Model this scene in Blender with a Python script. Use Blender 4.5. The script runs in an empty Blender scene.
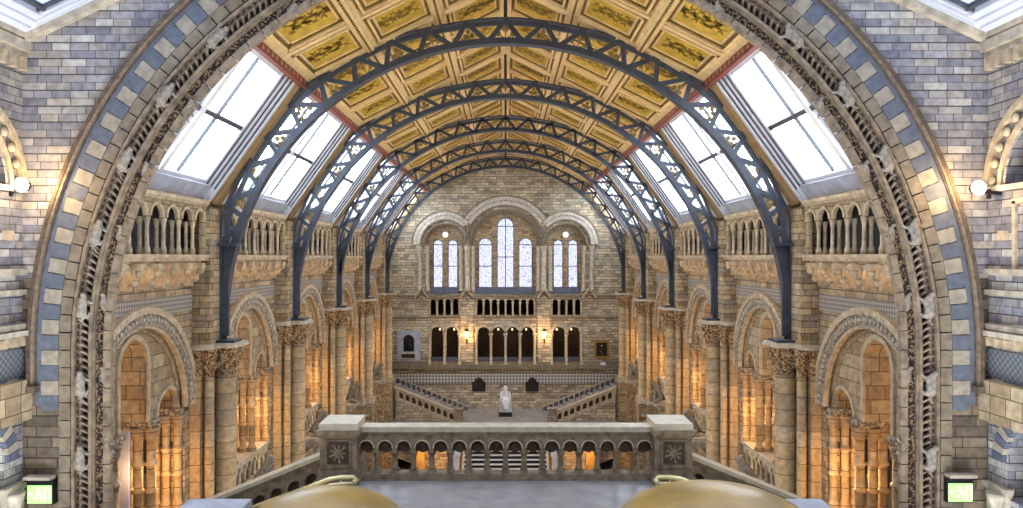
import bpy, math, random
from mathutils import Vector, Matrix
random.seed(7)
C = bpy.context.scene.collection
PI = math.pi; cos = math.cos; sin = math.sin; sqrt = math.sqrt
H = 14.2            # eye height above the ground floor; z below is measured from the eye
F = 720.0
def L(v): return v ** 2.2
def col(r, g, b): return (L(r), L(g), L(b), 1)

# ------------------------------------------------------------------ materials
def newmat(name):
    m = bpy.data.materials.new(name); m.use_nodes = True
    nt = m.node_tree; nt.nodes.clear()
    out = nt.nodes.new('ShaderNodeOutputMaterial'); b = nt.nodes.new('ShaderNodeBsdfPrincipled')
    nt.links.new(b.outputs[0], out.inputs[0])
    return m, nt, b, out
def N(nt, t, **kw):
    n = nt.nodes.new(t)
    for k, v in kw.items(): setattr(n, k, v)
    return n
def math_node(nt, op, a, b=None, c=None):
    n = nt.nodes.new('ShaderNodeMath'); n.operation = op
    for i, v in enumerate((a, b, c)):
        if v is None: continue
        if isinstance(v, (int, float)): n.inputs[i].default_value = v
        else: nt.links.new(v, n.inputs[i])
    return n.outputs[0]
def wallcoord(nt):
    """object-space (horizontal, vertical) coordinates of whichever wall the face lies in"""
    tc = N(nt, 'ShaderNodeTexCoord'); sp = N(nt, 'ShaderNodeSeparateXYZ'); nt.links.new(tc.outputs['Object'], sp.inputs[0])
    sn = N(nt, 'ShaderNodeSeparateXYZ'); nt.links.new(tc.outputs['Normal'], sn.inputs[0])
    ax = math_node(nt, 'ABSOLUTE', sn.outputs[0]); ay = math_node(nt, 'ABSOLUTE', sn.outputs[1])
    st = math_node(nt, 'GREATER_THAN', ax, ay)
    mx = N(nt, 'ShaderNodeMix'); mx.data_type = 'FLOAT'
    nt.links.new(st, mx.inputs[0]); nt.links.new(sp.outputs[0], mx.inputs[2]); nt.links.new(sp.outputs[1], mx.inputs[3])
    return mx.outputs[0], sp.outputs[2], tc
def ramp(nt, fac, stops, interp='LINEAR'):
    r = N(nt, 'ShaderNodeValToRGB'); r.color_ramp.interpolation = interp
    e = r.color_ramp.elements
    while len(e) < len(stops): e.new(0.5)
    for el, (p, c) in zip(e, stops): el.position = p; el.color = c
    nt.links.new(fac, r.inputs[0]); return r.outputs[0]
def mixc(nt, fac, a, b, mode='MIX'):
    m = N(nt, 'ShaderNodeMix'); m.data_type = 'RGBA'; m.blend_type = mode
    for i, v in ((0, fac), (6, a), (7, b)):
        if isinstance(v, (int, float, tuple)): m.inputs[i].default_value = v
        else: nt.links.new(v, m.inputs[i])
    return m.outputs[2]
def stone(name, cols, mortar, bw=0.42, rh=0.15, warp=0.03, rough=0.8, bump=0.5, msize=0.012, shift=0):
    m, nt, b, out = newmat(name)
    u, z, tc = wallcoord(nt)
    P = rh * 2
    s = math_node(nt, 'SINE', math_node(nt, 'MULTIPLY', z, 2 * PI / P))
    z2 = math_node(nt, 'ADD', z, math_node(nt, 'MULTIPLY', s, warp))
    cb = N(nt, 'ShaderNodeCombineXYZ')
    nt.links.new(math_node(nt, 'ADD', u, 100 + shift), cb.inputs[0]); nt.links.new(math_node(nt, 'ADD', z2, 60), cb.inputs[1])
    br = N(nt, 'ShaderNodeTexBrick'); nt.links.new(cb.outputs[0], br.inputs['Vector'])
    br.inputs['Scale'].default_value = 1; br.inputs['Brick Width'].default_value = bw; br.inputs['Row Height'].default_value = rh
    br.inputs['Mortar Size'].default_value = msize; br.inputs['Mortar Smooth'].default_value = 0.3
    br.inputs['Color1'].default_value = (0, 0, 0, 1); br.inputs['Color2'].default_value = (1, 1, 1, 1)
    br.offset = 0.37; br.squash = 0.75; br.squash_frequency = 3
    n = len(cols)
    c = ramp(nt, br.outputs['Color'], [((i + 0.5) / n if n > 1 else 0.5, k) for i, k in enumerate(cols)])
    nz = N(nt, 'ShaderNodeTexNoise'); nz.inputs['Scale'].default_value = 7; nz.inputs['Detail'].default_value = 5
    nt.links.new(tc.outputs['Object'], nz.inputs['Vector'])
    c = mixc(nt, 0.65, c, ramp(nt, nz.outputs[0], [(0.3, (0.5, 0.5, 0.5, 1)), (0.7, (1.25, 1.25, 1.25, 1))]), 'MULTIPLY')
    nz2 = N(nt, 'ShaderNodeTexNoise'); nz2.inputs['Scale'].default_value = 0.7; nz2.inputs['Detail'].default_value = 3
    nt.links.new(tc.outputs['Object'], nz2.inputs['Vector'])
    c = mixc(nt, 0.5, c, ramp(nt, nz2.outputs[0], [(0.3, (0.7, 0.68, 0.66, 1)), (0.7, (1.2, 1.2, 1.2, 1))]), 'MULTIPLY')
    c = mixc(nt, br.outputs['Fac'], c, mortar)
    nt.links.new(c, b.inputs['Base Color']); b.inputs['Roughness'].default_value = rough
    h = math_node(nt, 'SUBTRACT', math_node(nt, 'MULTIPLY', nz.outputs[0], 0.5), br.outputs['Fac'])
    bp = N(nt, 'ShaderNodeBump'); bp.inputs['Strength'].default_value = bump; bp.inputs['Distance'].default_value = 0.02
    nt.links.new(h, bp.inputs['Height']); nt.links.new(bp.outputs[0], b.inputs['Normal'])
    return m
def plain(name, c, rough=0.7, metal=0.0, var=0.35, scale=5, bump=0.25, dist=0.02, spec=None):
    m, nt, b, out = newmat(name)
    tc = N(nt, 'ShaderNodeTexCoord')
    nz = N(nt, 'ShaderNodeTexNoise'); nz.inputs['Scale'].default_value = scale; nz.inputs['Detail'].default_value = 6
    nt.links.new(tc.outputs['Object'], nz.inputs['Vector'])
    cc = mixc(nt, 1.0, c, ramp(nt, nz.outputs[0], [(0.3, (1 - var, 1 - var, 1 - var, 1)), (0.7, (1 + var * .5, 1 + var * .5, 1 + var * .5, 1))]), 'MULTIPLY')
    nt.links.new(cc, b.inputs['Base Color']); b.inputs['Roughness'].default_value = rough; b.inputs['Metallic'].default_value = metal
    if spec is not None: b.inputs['Specular IOR Level'].default_value = spec
    if bump:
        bp = N(nt, 'ShaderNodeBump'); bp.inputs['Strength'].default_value = bump; bp.inputs['Distance'].default_value = dist
        nt.links.new(nz.outputs[0], bp.inputs['Height']); nt.links.new(bp.outputs[0], b.inputs['Normal'])
    return m
def carved(name, light, dark, scale=9, thr=0.5, rough=0.75):
    """leafy relief: pale rounded lobes over a sunk darker ground"""
    m, nt, b, out = newmat(name)
    tc = N(nt, 'ShaderNodeTexCoord')
    nz = N(nt, 'ShaderNodeTexNoise'); nz.inputs['Scale'].default_value = scale * .6; nz.inputs['Detail'].default_value = 2
    nt.links.new(tc.outputs['Object'], nz.inputs['Vector'])
    v = N(nt, 'ShaderNodeTexVoronoi'); v.feature = 'SMOOTH_F1'; v.inputs['Scale'].default_value = scale
    nt.links.new(mixc(nt, .12, tc.outputs['Object'], nz.outputs['Color'], 'ADD'), v.inputs['Vector'])
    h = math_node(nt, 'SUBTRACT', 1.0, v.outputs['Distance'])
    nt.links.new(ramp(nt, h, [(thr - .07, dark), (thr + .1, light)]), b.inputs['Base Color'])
    b.inputs['Roughness'].default_value = rough
    bp = N(nt, 'ShaderNodeBump'); bp.inputs['Strength'].default_value = 1; bp.inputs['Distance'].default_value = 0.05
    nt.links.new(h, bp.inputs['Height']); nt.links.new(bp.outputs[0], b.inputs['Normal'])
    return m
def diaper(name, a, c2, scale=6, diag=True):
    """inlaid lozenge or square pattern, two stone colours"""
    m, nt, b, out = newmat(name)
    u, z, tc = wallcoord(nt)
    if diag:
        p = math_node(nt, 'ADD', u, z); q = math_node(nt, 'SUBTRACT', u, z)
    else: p, q = u, z
    cb = N(nt, 'ShaderNodeCombineXYZ'); nt.links.new(p, cb.inputs[0]); nt.links.new(q, cb.inputs[1]); cb.inputs[2].default_value = 0.01
    ck = N(nt, 'ShaderNodeTexChecker'); ck.inputs['Scale'].default_value = scale; ck.inputs['Color1'].default_value = a; ck.inputs['Color2'].default_value = c2
    nt.links.new(cb.outputs[0], ck.inputs['Vector'])
    nt.links.new(ck.outputs[0], b.inputs['Base Color']); b.inputs['Roughness'].default_value = 0.75
    bp = N(nt, 'ShaderNodeBump'); bp.inputs['Strength'].default_value = 0.5; bp.inputs['Distance'].default_value = 0.02
    nt.links.new(ck.outputs['Fac'], bp.inputs['Height']); nt.links.new(bp.outputs[0], b.inputs['Normal'])
    return m
def emis(name, c, s):
    m, nt, b, out = newmat(name)
    b.inputs['Base Color'].default_value = c; b.inputs['Emission Color'].default_value = c; b.inputs['Emission Strength'].default_value = s
    return m
def glassm(name, tint, gloss=0.08, lead=None):
    m, nt, b, out = newmat(name); nt.nodes.remove(b)
    tr = N(nt, 'ShaderNodeBsdfTransparent'); gl = N(nt, 'ShaderNodeBsdfGlossy'); gl.inputs['Roughness'].default_value = 0.15
    tr.inputs[0].default_value = tint
    mx = N(nt, 'ShaderNodeMixShader'); mx.inputs[0].default_value = gloss
    if lead:
        u, z, tc = wallcoord(nt)
        cb = N(nt, 'ShaderNodeCombineXYZ'); nt.links.new(u, cb.inputs[0]); nt.links.new(z, cb.inputs[1])
        v = N(nt, 'ShaderNodeTexVoronoi'); v.feature = 'DISTANCE_TO_EDGE'; v.inputs['Scale'].default_value = lead
        nt.links.new(cb.outputs[0], v.inputs['Vector'])
        nt.links.new(ramp(nt, v.outputs['Distance'], [(0.0, (tint[0] * .45, tint[1] * .4, tint[2] * .5, 1)), (0.13, tint)]), tr.inputs[0])
    nt.links.new(tr.outputs[0], mx.inputs[1]); nt.links.new(gl.outputs[0], mx.inputs[2]); nt.links.new(mx.outputs[0], out.inputs[0])
    return m

M = {}
M['buff'] = stone('buff_terracotta_blocks', [col(.58, .49, .36), col(.74, .63, .46), col(.66, .59, .49), col(.81, .71, .54), col(.62, .56, .48)], col(.30, .26, .22), 0.5, 0.17, 0.018, msize=.009)
M['cool'] = stone('grey_and_cream_blocks', [col(.53, .53, .55), col(.68, .66, .66), col(.49, .49, .53), col(.74, .70, .64), col(.61, .59, .57), col(.78, .76, .72)], col(.30, .29, .29), 0.46, 0.15, 0.0195, shift=.21, msize=.008)
M['brown'] = stone('brown_blocks', [col(.36, .32, .27), col(.48, .42, .34), col(.42, .38, .33), col(.54, .48, .40)], col(.20, .17, .14), 0.62, 0.2, 0.02, msize=.009)
M['far'] = stone('far_wall_blocks', [col(.64, .60, .52), col(.84, .76, .62), col(.74, .71, .64), col(.90, .83, .69)], col(.42, .37, .30), 0.55, 0.2, 0.02, bump=.7, msize=0.014)
M['block'] = stone('large_terracotta_blocks', [col(.66, .57, .43), col(.76, .67, .52), col(.71, .64, .52)], col(.38, .32, .24), 0.55, 0.34, 0.0, bump=.4)
M['pale'] = plain('pale_stone', col(.79, .71, .58), var=.4, scale=6, bump=.3)
M['palec'] = plain('cool_pale_stone', col(.77, .72, .63), var=.4, scale=5, bump=.3)
M['shaft'] = stone('drum_shaft_stone', [col(.74, .63, .46), col(.81, .71, .55), col(.68, .58, .44)], col(.36, .31, .24), 9.0, 0.45, 0.0, bump=.3, msize=.012)
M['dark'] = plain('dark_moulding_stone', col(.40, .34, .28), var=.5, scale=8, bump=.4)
M['blue'] = plain('blue_grey_stone', col(.40, .42, .46), var=.3, scale=7)
M['cream'] = plain('cream_voussoir_stone', col(.64, .60, .53), var=.3, scale=7)
M['slateblue'] = plain('deep_blue_stone', col(.38, .40, .46), var=.3, scale=7)
M['balu'] = plain('balustrade_stone', col(.54, .47, .37), var=.5, scale=7, bump=.35)
M['baludark'] = plain('dark_roundel_stone', col(.32, .26, .19), var=.4, scale=9)  # dark stone of roundels, sunk panels and recess backs
M['railtop'] = plain('polished_rail_stone', col(.76, .71, .60), rough=.45, var=.25, scale=6, bump=.15)
M['carve'] = carved('carved_band', col(.56, .46, .34), col(.13, .10, .08), 20, .6)  # dark ground deepened in colour for the shade on the arch
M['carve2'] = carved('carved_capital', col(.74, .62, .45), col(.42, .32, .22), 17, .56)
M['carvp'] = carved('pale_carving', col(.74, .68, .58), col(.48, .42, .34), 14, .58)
M['vouss'] = plain('tan_voussoir_stone', col(.54, .49, .41), var=.4, scale=6, bump=.3)
M['aisleglass'] = glassm('aisle_glass', (.075, .08, .095, 1), .04, lead=7)
M['hallglass'] = glassm('hall_roof_glass', (.33, .36, .42, 1), .05)
M['roll'] = plain('shaded_roll_moulding', col(.56, .49, .40), var=.55, scale=6, bump=.4)  # shade on the great arch mixed into the stone colour
M['hollow'] = plain('shaded_hollow_stone', col(.12, .10, .085), var=.4, scale=9)  # near-black colour holds the shade inside the arch hollow
M['rope'] = plain('rope_moulding_stone', col(.54, .47, .39), var=.5, scale=12)
M['beast'] = plain('terracotta_animal', col(.60, .56, .50), var=.5, scale=9, bump=.5)
M['diap'] = diaper('lozenge_inlay', col(.70, .65, .56), col(.47, .47, .49), 9)
M['diapd'] = diaper('chequer_inlay', col(.52, .52, .51), col(.36, .39, .43), 15, False)
M['diapf'] = diaper('zigzag_inlay', col(.84, .80, .72), col(.50, .50, .52), 4.3)
M['archp'] = carved('patterned_archivolt', col(.72, .66, .57), col(.50, .47, .43), 14, .58)
M['iron'] = plain('blue_grey_painted_iron', col(.25, .28, .33), rough=.42, var=.3, scale=4, bump=.15, dist=.01)
M['ironweb'] = plain('dark_iron_plate', col(.17, .20, .26), rough=.45, var=.3, scale=3, bump=.1)
M['irong'] = plain('gilded_iron_foliage', col(.56, .47, .27), rough=.45, var=.5, scale=12)
M['creamb'] = plain('cream_painted_beam', col(.90, .78, .56), rough=.6, var=.18, scale=4, bump=.1)
M['creamd'] = plain('tan_rafter_paint', col(.70, .59, .42), rough=.6, var=.2, scale=4, bump=.1)
M['gold'] = plain('gilt_panel', col(.79, .65, .26), rough=.55, var=.35, scale=3, bump=.15)
M['olive'] = plain('olive_panel_moulding', col(.46, .37, .16), rough=.55, var=.3, scale=6, bump=.1)
M['leafp'] = plain('painted_leaf', col(.54, .43, .15), rough=.6, var=.3, scale=10, bump=0)
M['red'] = plain('dark_red_fascia', col(.48, .25, .19), rough=.6, var=.2, scale=6)
M['redspot'] = plain('fascia_rosette', col(.70, .48, .36), rough=.6, var=.2, scale=6)
M['wframe'] = plain('white_window_paint', col(.84, .85, .88), rough=.5, var=.05, scale=3, bump=.05)
M['bframe'] = plain('dark_transom_paint', col(.30, .31, .34), rough=.5, var=.2, scale=3, bump=.05)
M['sill'] = plain('grey_lead_sill', col(.70, .72, .77), rough=.5, var=.25, scale=3, bump=.1)
M['glass'] = glassm('skylight_glass', (.93, .96, 1, 1), .06)
M['leaded'] = glassm('leaded_glass', (.118, .114, .125, 1), .04, lead=6)
M['roundlit'] = emis('round_window_glow', (.93, .93, 1, 1), .8)  # emissive disc on solid wall, its glow standing in for daylight
M['marble'] = plain('white_marble', col(.94, .94, .95), rough=.4, var=.12, scale=3, bump=.1)
M['black'] = plain('black_stone', col(.10, .10, .12), rough=.35, var=.3, scale=5)
M['bronze'] = plain('dark_bronze', col(.17, .16, .17), rough=.4, metal=.4, var=.4, scale=6)
M['slate'] = plain('slate_floor', col(.62, .60, .58), rough=.35, var=.3, scale=2.5, bump=.08)
M['floor'] = plain('mosaic_floor', col(.46, .43, .38), rough=.4, var=.3, scale=2)
M['brass'] = plain('polished_brass', col(.90, .84, .62), rough=.3, metal=.6, var=.15, scale=4, bump=.05)
M['dome'] = plain('polished_tan_stone', col(.70, .55, .28), rough=.3, var=.6, scale=4, bump=.05)
M['gilt'] = plain('gilt_frame', col(.72, .56, .26), rough=.4, metal=.5, var=.4, scale=12)
M['canvas'] = plain('dark_canvas', col(.12, .09, .07), rough=.5, var=.4, scale=6)
M['farband'] = plain('pale_arch_band', col(.84, .80, .73), var=.35, scale=5)
M['skin'] = plain('painted_face', col(.74, .58, .46), rough=.6, var=.2)
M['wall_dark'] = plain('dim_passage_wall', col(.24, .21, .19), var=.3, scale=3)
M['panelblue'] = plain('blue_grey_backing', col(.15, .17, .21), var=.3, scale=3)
M['board'] = plain('pale_board', col(.68, .70, .80), rough=.5, var=.1, scale=2, bump=.03)
M['whitestone'] = plain('white_tread_edge', col(.90, .89, .86), rough=.5, var=.1, scale=5)
M['darkstep'] = plain('dark_tread', col(.12, .11, .11), rough=.5, var=.2, scale=5)
M['lampw'] = emis('lit_lamp', (1, .86, .6, 1), 14)
M['lampy'] = emis('warm_lantern_glow', (1, .72, .32, 1), 5)
M['sign'] = emis('lit_green_sign', (.34, .66, .20, 1), .8)
M['signw'] = emis('lit_sign_symbol', (.75, .95, .6, 1), .8)
M['ochre'] = plain('ochre_wall', col(.66, .50, .25), var=.3, scale=4)

# ------------------------------------------------------------------ mesh builder
class MB:
    def __init__(s, T=None): s.v = []; s.f = []; s.mi = []; s.sm = []; s.T = T; s.m = 0; s.smooth = False
    def p(s, x, y, z):
        if s.T: x, y, z = s.T(x, y, z)
        s.v.append((x, y, z)); return len(s.v) - 1
    def face(s, ids): s.f.append(ids); s.mi.append(s.m); s.sm.append(s.smooth)
    def poly(s, pts): s.face([s.p(*q) for q in pts])
    def box(s, x0, x1, y0, y1, z0, z1):
        i = [s.p(x, y, z) for x in (x0, x1) for y in (y0, y1) for z in (z0, z1)]
        for q in ((0, 1, 3, 2), (4, 6, 7, 5), (0, 4, 5, 1), (2, 3, 7, 6), (0, 2, 6, 4), (1, 5, 7, 3)): s.face([i[k] for k in q])
    def bar(s, a, b, w, t, up=(0, 1, 0)):
        a = Vector(a); b = Vector(b); d = (b - a).normalized(); u = Vector(up); sd = d.cross(u).normalized() * (w / 2); u2 = sd.cross(d).normalized() * (t / 2)
        i = [s.p(*(c + x * sd + y * u2)) for c in (a, b) for x, y in ((-1, -1), (1, -1), (1, 1), (-1, 1))]
        s.face(i[0:4][::-1]); s.face(i[4:8])
        for k in range(4): s.face([i[k], i[(k + 1) % 4], i[4 + (k + 1) % 4], i[4 + k]])
    def lathe(s, cx, cy, prof, n=12, axis='z', cz=0):
        sm = s.smooth; s.smooth = True; rows = []
        for (r, h) in prof:
            row = []
            for k in range(n):
                a = 2 * PI * k / n
                if axis == 'z': row.append(s.p(cx + r * cos(a), cy + r * sin(a), h + cz))
                elif axis == 'y': row.append(s.p(cx + r * cos(a), h, cz + r * sin(a)))
                else: row.append(s.p(h, cy + r * cos(a), cz + r * sin(a)))
            rows.append(row)
        for a, b in zip(rows, rows[1:]):
            for k in range(n): s.face([a[k], a[(k + 1) % n], b[(k + 1) % n], b[k]])
        s.smooth = False; s.face(rows[0][::-1]); s.face(rows[-1]); s.smooth = sm
    def tube(s, pts, r, n=8):
        rr = r if isinstance(r, (list, tuple)) else [r] * len(pts)
        P = [Vector(q) for q in pts]; rows = []; sm = s.smooth; s.smooth = True
        for i, q in enumerate(P):
            d = (P[min(i + 1, len(P) - 1)] - P[max(i - 1, 0)]).normalized()
            u = d.cross(Vector((0, 0, 1)) if abs(d.z) < .9 else Vector((1, 0, 0))).normalized(); w = d.cross(u)
            rows.append([s.p(*(q + rr[i] * (cos(2 * PI * k / n) * u + sin(2 * PI * k / n) * w))) for k in range(n)])
        for a, b in zip(rows, rows[1:]):
            for k in range(n): s.face([a[k], a[(k + 1) % n], b[(k + 1) % n], b[k]])
        s.smooth = False; s.face(rows[0][::-1]); s.face(rows[-1]); s.smooth = sm
    def ball(s, c, r, n=10, m=6):
        rx, ry, rz = r if isinstance(r, (tuple, list)) else (r, r, r)
        sm = s.smooth; s.smooth = True; rows = []
        for j in range(m + 1):
            a = -PI / 2 + PI * j / m
            rows.append([s.p(c[0] + rx * max(cos(a), .02) * cos(2 * PI * k / n), c[1] + ry * max(cos(a), .02) * sin(2 * PI * k / n), c[2] + rz * sin(a)) for k in range(n)])
        for a, b in zip(rows, rows[1:]):
            for k in range(n): s.face([a[k], a[(k + 1) % n], b[(k + 1) % n], b[k]])
        s.face(rows[0][::-1]); s.face(rows[-1]); s.smooth = sm
    # extruded outline in (u,z); w0..w1 is the other horizontal axis. plane 'x': u=x,w=y ; plane 'y': u=y,w=x
    def q(s, u, w, z): return s.p(u, w, z)
    def arc(s, uc, zc, r0, r1, a0, a1, w0, w1, n=32, leg=None):
        """ring of stones; leg: carry both ends straight down to this z"""
        pts = []
        if leg is not None: pts.append((uc + r0, leg, uc + r1, leg))
        for k in range(n + 1):
            a = a0 + (a1 - a0) * k / n
            pts.append((uc + r0 * cos(a), zc + r0 * sin(a), uc + r1 * cos(a), zc + r1 * sin(a)))
        if leg is not None: pts.append((uc - r0, leg, uc - r1, leg))
        R = [[s.p(a, w0, b), s.p(c, w0, d), s.p(c, w1, d), s.p(a, w1, b)] for a, b, c, d in pts]
        for A, B in zip(R, R[1:]):
            for k in range(4): s.face([A[k], A[(k + 1) % 4], B[(k + 1) % 4], B[k]])
        s.face(R[0]); s.face(R[-1][::-1])
    def plate(s, u0, u1, z0, z1, ops, w0, w1, n=14):
        """wall slab pierced by round-headed openings (centre, half width, springing, sill)"""
        top = z1 if callable(z1) else (lambda u: z1)
        br = {u0, u1}
        for o in ops:
            uc, hw = o[0], o[1]
            for k in range(n + 1): 
                x = uc - hw * cos(PI * k / n)
                if u0 <= x <= u1: br.add(round(x, 6))
        if callable(z1):
            for k in range(25): br.add(round(u0 + (u1 - u0) * k / 24, 6))
        br = sorted(br)
        def quad(a, za, zb, b, zc, zd, w): s.poly([(a, w, za), (b, w, zc), (b, w, zd), (a, w, zb)])
        for a, b in zip(br, br[1:]):
            if b - a < 1e-5: continue
            m = (a + b) / 2; o = next((o for o in ops if abs(m - o[0]) < o[1]), None)
            if o is None:
                for w in (w0, w1): quad(a, z0, top(a), b, z0, top(b), w)
                s.poly([(a, w0, z0), (b, w0, z0), (b, w1, z0), (a, w1, z0)])
            else:
                uc, hw, zs, zb = o[:4]
                f = lambda u: zs + sqrt(max(0, hw * hw - (u - uc) ** 2))
                for w in (w0, w1):
                    quad(a, f(a), top(a), b, f(b), top(b), w)
                    if zb > z0: quad(a, z0, zb, b, z0, zb, w)
                s.poly([(a, w0, f(a)), (b, w0, f(b)), (b, w1, f(b)), (a, w1, f(a))])
                if zb > z0:
                    s.poly([(a, w0, zb), (b, w0, zb), (b, w1, zb), (a, w1, zb)])
                    s.poly([(a, w0, z0), (b, w0, z0), (b, w1, z0), (a, w1, z0)])
            s.poly([(a, w0, top(a)), (b, w0, top(b)), (b, w1, top(b)), (a, w1, top(a))])
        for o in ops:
            uc, hw, zs, zb = o[:4]; zb = max(zb, z0)
            for u in (uc - hw, uc + hw):
                if u0 <= u <= u1 and zs > zb: s.poly([(u, w0, zb), (u, w0, zs), (u, w1, zs), (u, w1, zb)])
        for u in (u0, u1): s.poly([(u, w0, z0), (u, w0, top(u)), (u, w1, top(u)), (u, w1, z0)])
def SIDE(x, y, z): return (y, x, z)      # builder coords (u=depth, w=outward x, z) -> world, right-hand side
def SIDEL(x, y, z): return (-y, x, z)    # the same on the left-hand side

ORG = {}
def obj(name, mb, mats, parent=None, loc=None):
    """mb is in eye-height world coordinates; the object's origin goes to loc (default: its parent's origin)"""
    if not isinstance(mats, (list, tuple)): mats = [mats]
    base = Vector(loc) if loc is not None else (ORG[parent] if parent is not None else Vector((0, 0, 0)))
    me = bpy.data.meshes.new(name)
    me.from_pydata([(a - base.x, b - base.y, c - base.z) for a, b, c in mb.v], [], mb.f)
    for k in mats: me.materials.append(M[k])
    me.polygons.foreach_set('material_index', mb.mi); me.polygons.foreach_set('use_smooth', mb.sm)
    import bmesh
    bm = bmesh.new(); bm.from_mesh(me); bmesh.ops.remove_doubles(bm, verts=bm.verts, dist=1e-5); bmesh.ops.recalc_face_normals(bm, faces=bm.faces); bm.to_mesh(me); bm.free()
    o = bpy.data.objects.new(name, me); C.objects.link(o)
    if parent is None: o.location = base + Vector((0, 0, H))
    else: o.parent = parent; o.location = base - ORG[parent]
    ORG[o] = base
    return o
def tag(o, label=None, cat=None, group=None, kind=None):
    if label: o['label'] = label
    if cat: o['category'] = cat
    if group: o['group'] = group
    if kind: o['kind'] = kind
    return o
def thing(name, label, cat, loc, group=None, kind='thing'):
    o = bpy.data.objects.new(name, None); C.objects.link(o); o.empty_display_size = .2
    o.location = Vector(loc) + Vector((0, 0, H)); ORG[o] = Vector(loc)
    return tag(o, label, cat, group, kind)
def struct(name, mb, mats, parent=None, loc=None):
    o = obj(name, mb, mats, parent, loc)
    if parent is None: o['kind'] = 'structure'
    return o
def copy_tree(o, parent=None):
    c = o.copy(); C.objects.link(c); ORG[c] = ORG[o]
    if parent is not None: c.parent = parent
    for ch in list(o.children): copy_tree(ch, c)
    return c
def dup(o, loc, rotz=0, label=None, group=None):
    c = copy_tree(o); c.location = Vector(loc) + Vector((0, 0, H)); c.rotation_euler = (0, 0, rotz)
    if label: c['label'] = label
    if group: c['group'] = group
    return c
def skin_mesh(name, nodes, edges, mat, sub=1):
    """one continuous body grown over a skeleton: nodes (x,y,z,r[,r2])"""
    me = bpy.data.meshes.new(name); me.from_pydata([n[:3] for n in nodes], edges, [])
    o = bpy.data.objects.new(name, me); C.objects.link(o)
    md = o.modifiers.new('s', 'SKIN'); md.use_smooth_shade = True
    for i, n in enumerate(nodes):
        sv = me.skin_vertices[0].data[i]; sv.radius = (n[3], n[4] if len(n) > 4 else n[3]); sv.use_root = (i == 0)
    ms = o.modifiers.new('u', 'SUBSURF'); ms.levels = sub; ms.render_levels = sub
    dg = bpy.context.evaluated_depsgraph_get(); dg.update()
    m2 = bpy.data.meshes.new_from_object(o.evaluated_get(dg)); m2.materials.clear(); m2.materials.append(M[mat])
    for p in m2.polygons: p.use_smooth = True
    bpy.data.objects.remove(o); bpy.data.meshes.remove(me)
    return m2

# ------------------------------------------------------------------ shared dimensions
B = 6.97; D1 = 20.2; D0 = 13.6
RIBS = [D1 + k * B for k in range(5)]
BAYS = [D1 - B / 2 + k * B for k in range(5)]
DF = 52.0
ORD = ['nearest', 'second', 'third', 'fourth', 'farthest']
SLOPE = .5; RIDGE = 7.85; KNEE = 5.6; KZ = 5.05; EX = 8.15; EZ = 1.5
def slope_z(x): return RIDGE - SLOPE * abs(x)

# ================================================================== FLOORS
b = MB(); b.box(-14, 14, 12, 58, -14.4, -14.2); struct('floor', b, 'floor')
for s, nm in ((1, 'right'), (-1, 'left')):
    b = MB(); b.box(*sorted((s * 8.75, s * 13)), 14.6, DF, -8.0, -7.7); struct('floor_gallery_' + nm, b, 'slate')

# ================================================================== SIDE WALLS
def side_wall(s, nm):
    T = SIDE if s > 0 else SIDEL
    b = MB(T); 
    y0, y1 = D0 + .52, RIBS[4]
    ops = [(yc, 2.36, -3.95, -7.75) for yc in BAYS]
    b.plate(y0, y1, -7.75, -.95, ops, 8.5, 8.86, 28)
    b.plate(y1, DF, -14.2, 1.5, [], 8.5, 8.86)
    b.plate(y0, y1, -.95, 1.5, [], 8.95, 9.1)      # behind the upper arcade
    b.box(y0, DF, 8.52, 9.1, 1.4, 1.9); b.box(y0, DF, 8.2, 9.1, 1.53, 1.58)
    b.plate(y0, y1, -.95, -.05, [], 8.5, 8.95)
    b.plate(y0, y1, -14.2, -7.75, [(yc, 2.3, -11.6, -14.2) for yc in BAYS], 8.5, 9.2, 20)
    w = struct('wall_' + nm, b, 'buff')
    # lozenge frieze under the corbels, string mouldings
    for yc in BAYS:
        q = MB(T); q.box(yc - 2.68, yc + 2.68, 8.44, 8.52, -1.42, -1.0); obj('frieze', q, 'diap', w)
        q = MB(T); q.arc(yc, -3.95, 2.36, 2.62, 0, PI, 8.36, 8.52, 40); obj('archivolt', q, 'archp', w)
        q = MB(T); q.arc(yc, -3.95, 2.62, 2.78, 0, PI, 8.31, 8.52, 40); q.arc(yc, -3.95, 2.28, 2.38, 0, PI, 8.40, 8.52, 40); q.arc(yc, -3.95, 2.2, 2.36, 0, PI, 8.60, 8.74, 40); obj('arch_moulding', q, 'pale', w)
        q = MB(T)
        for k in range(46):
            a = PI * (k + .5) / 46
            c = (yc + 2.49 * cos(a), 8.345, -3.95 + 2.49 * sin(a)); q.ball(c, (.055, .03, .055), 6, 4)
        obj('arch_beading', q, 'palec', w)
        q = MB(T); q.box(yc - 2.3, yc + 2.3, 8.47, 8.9, -7.75, -6.65 if False else -7.7); obj('sill', q, 'pale', w)
        # ground-floor arch surround
        q = MB(T); q.arc(yc, -11.6, 2.3, 2.75, 0, PI, 8.38, 8.52, 30); obj('lower_archivolt', q, 'archp', w)
    # aisle behind: back wall with windows, vault
    b = MB(T)
    b.plate(y0, DF, -7.7, -.4, [(yc, .9, -4.2, -6.7) for yc in BAYS], 12.8, 13.1)
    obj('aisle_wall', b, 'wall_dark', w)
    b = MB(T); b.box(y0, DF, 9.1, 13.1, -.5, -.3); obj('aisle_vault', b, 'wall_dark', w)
    b = MB(T); b.box(y0, y0 + .1, 8.9, 13.1, -14.2, -.3); b.box(y0, DF, 12.9, 13.1, -14.2, -8.0); obj('chapel_wall', b, 'ochre', w)
    return w
wall_left = side_wall(-1, 'left'); wall_right = side_wall(1, 'right')
wn = 0
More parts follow.
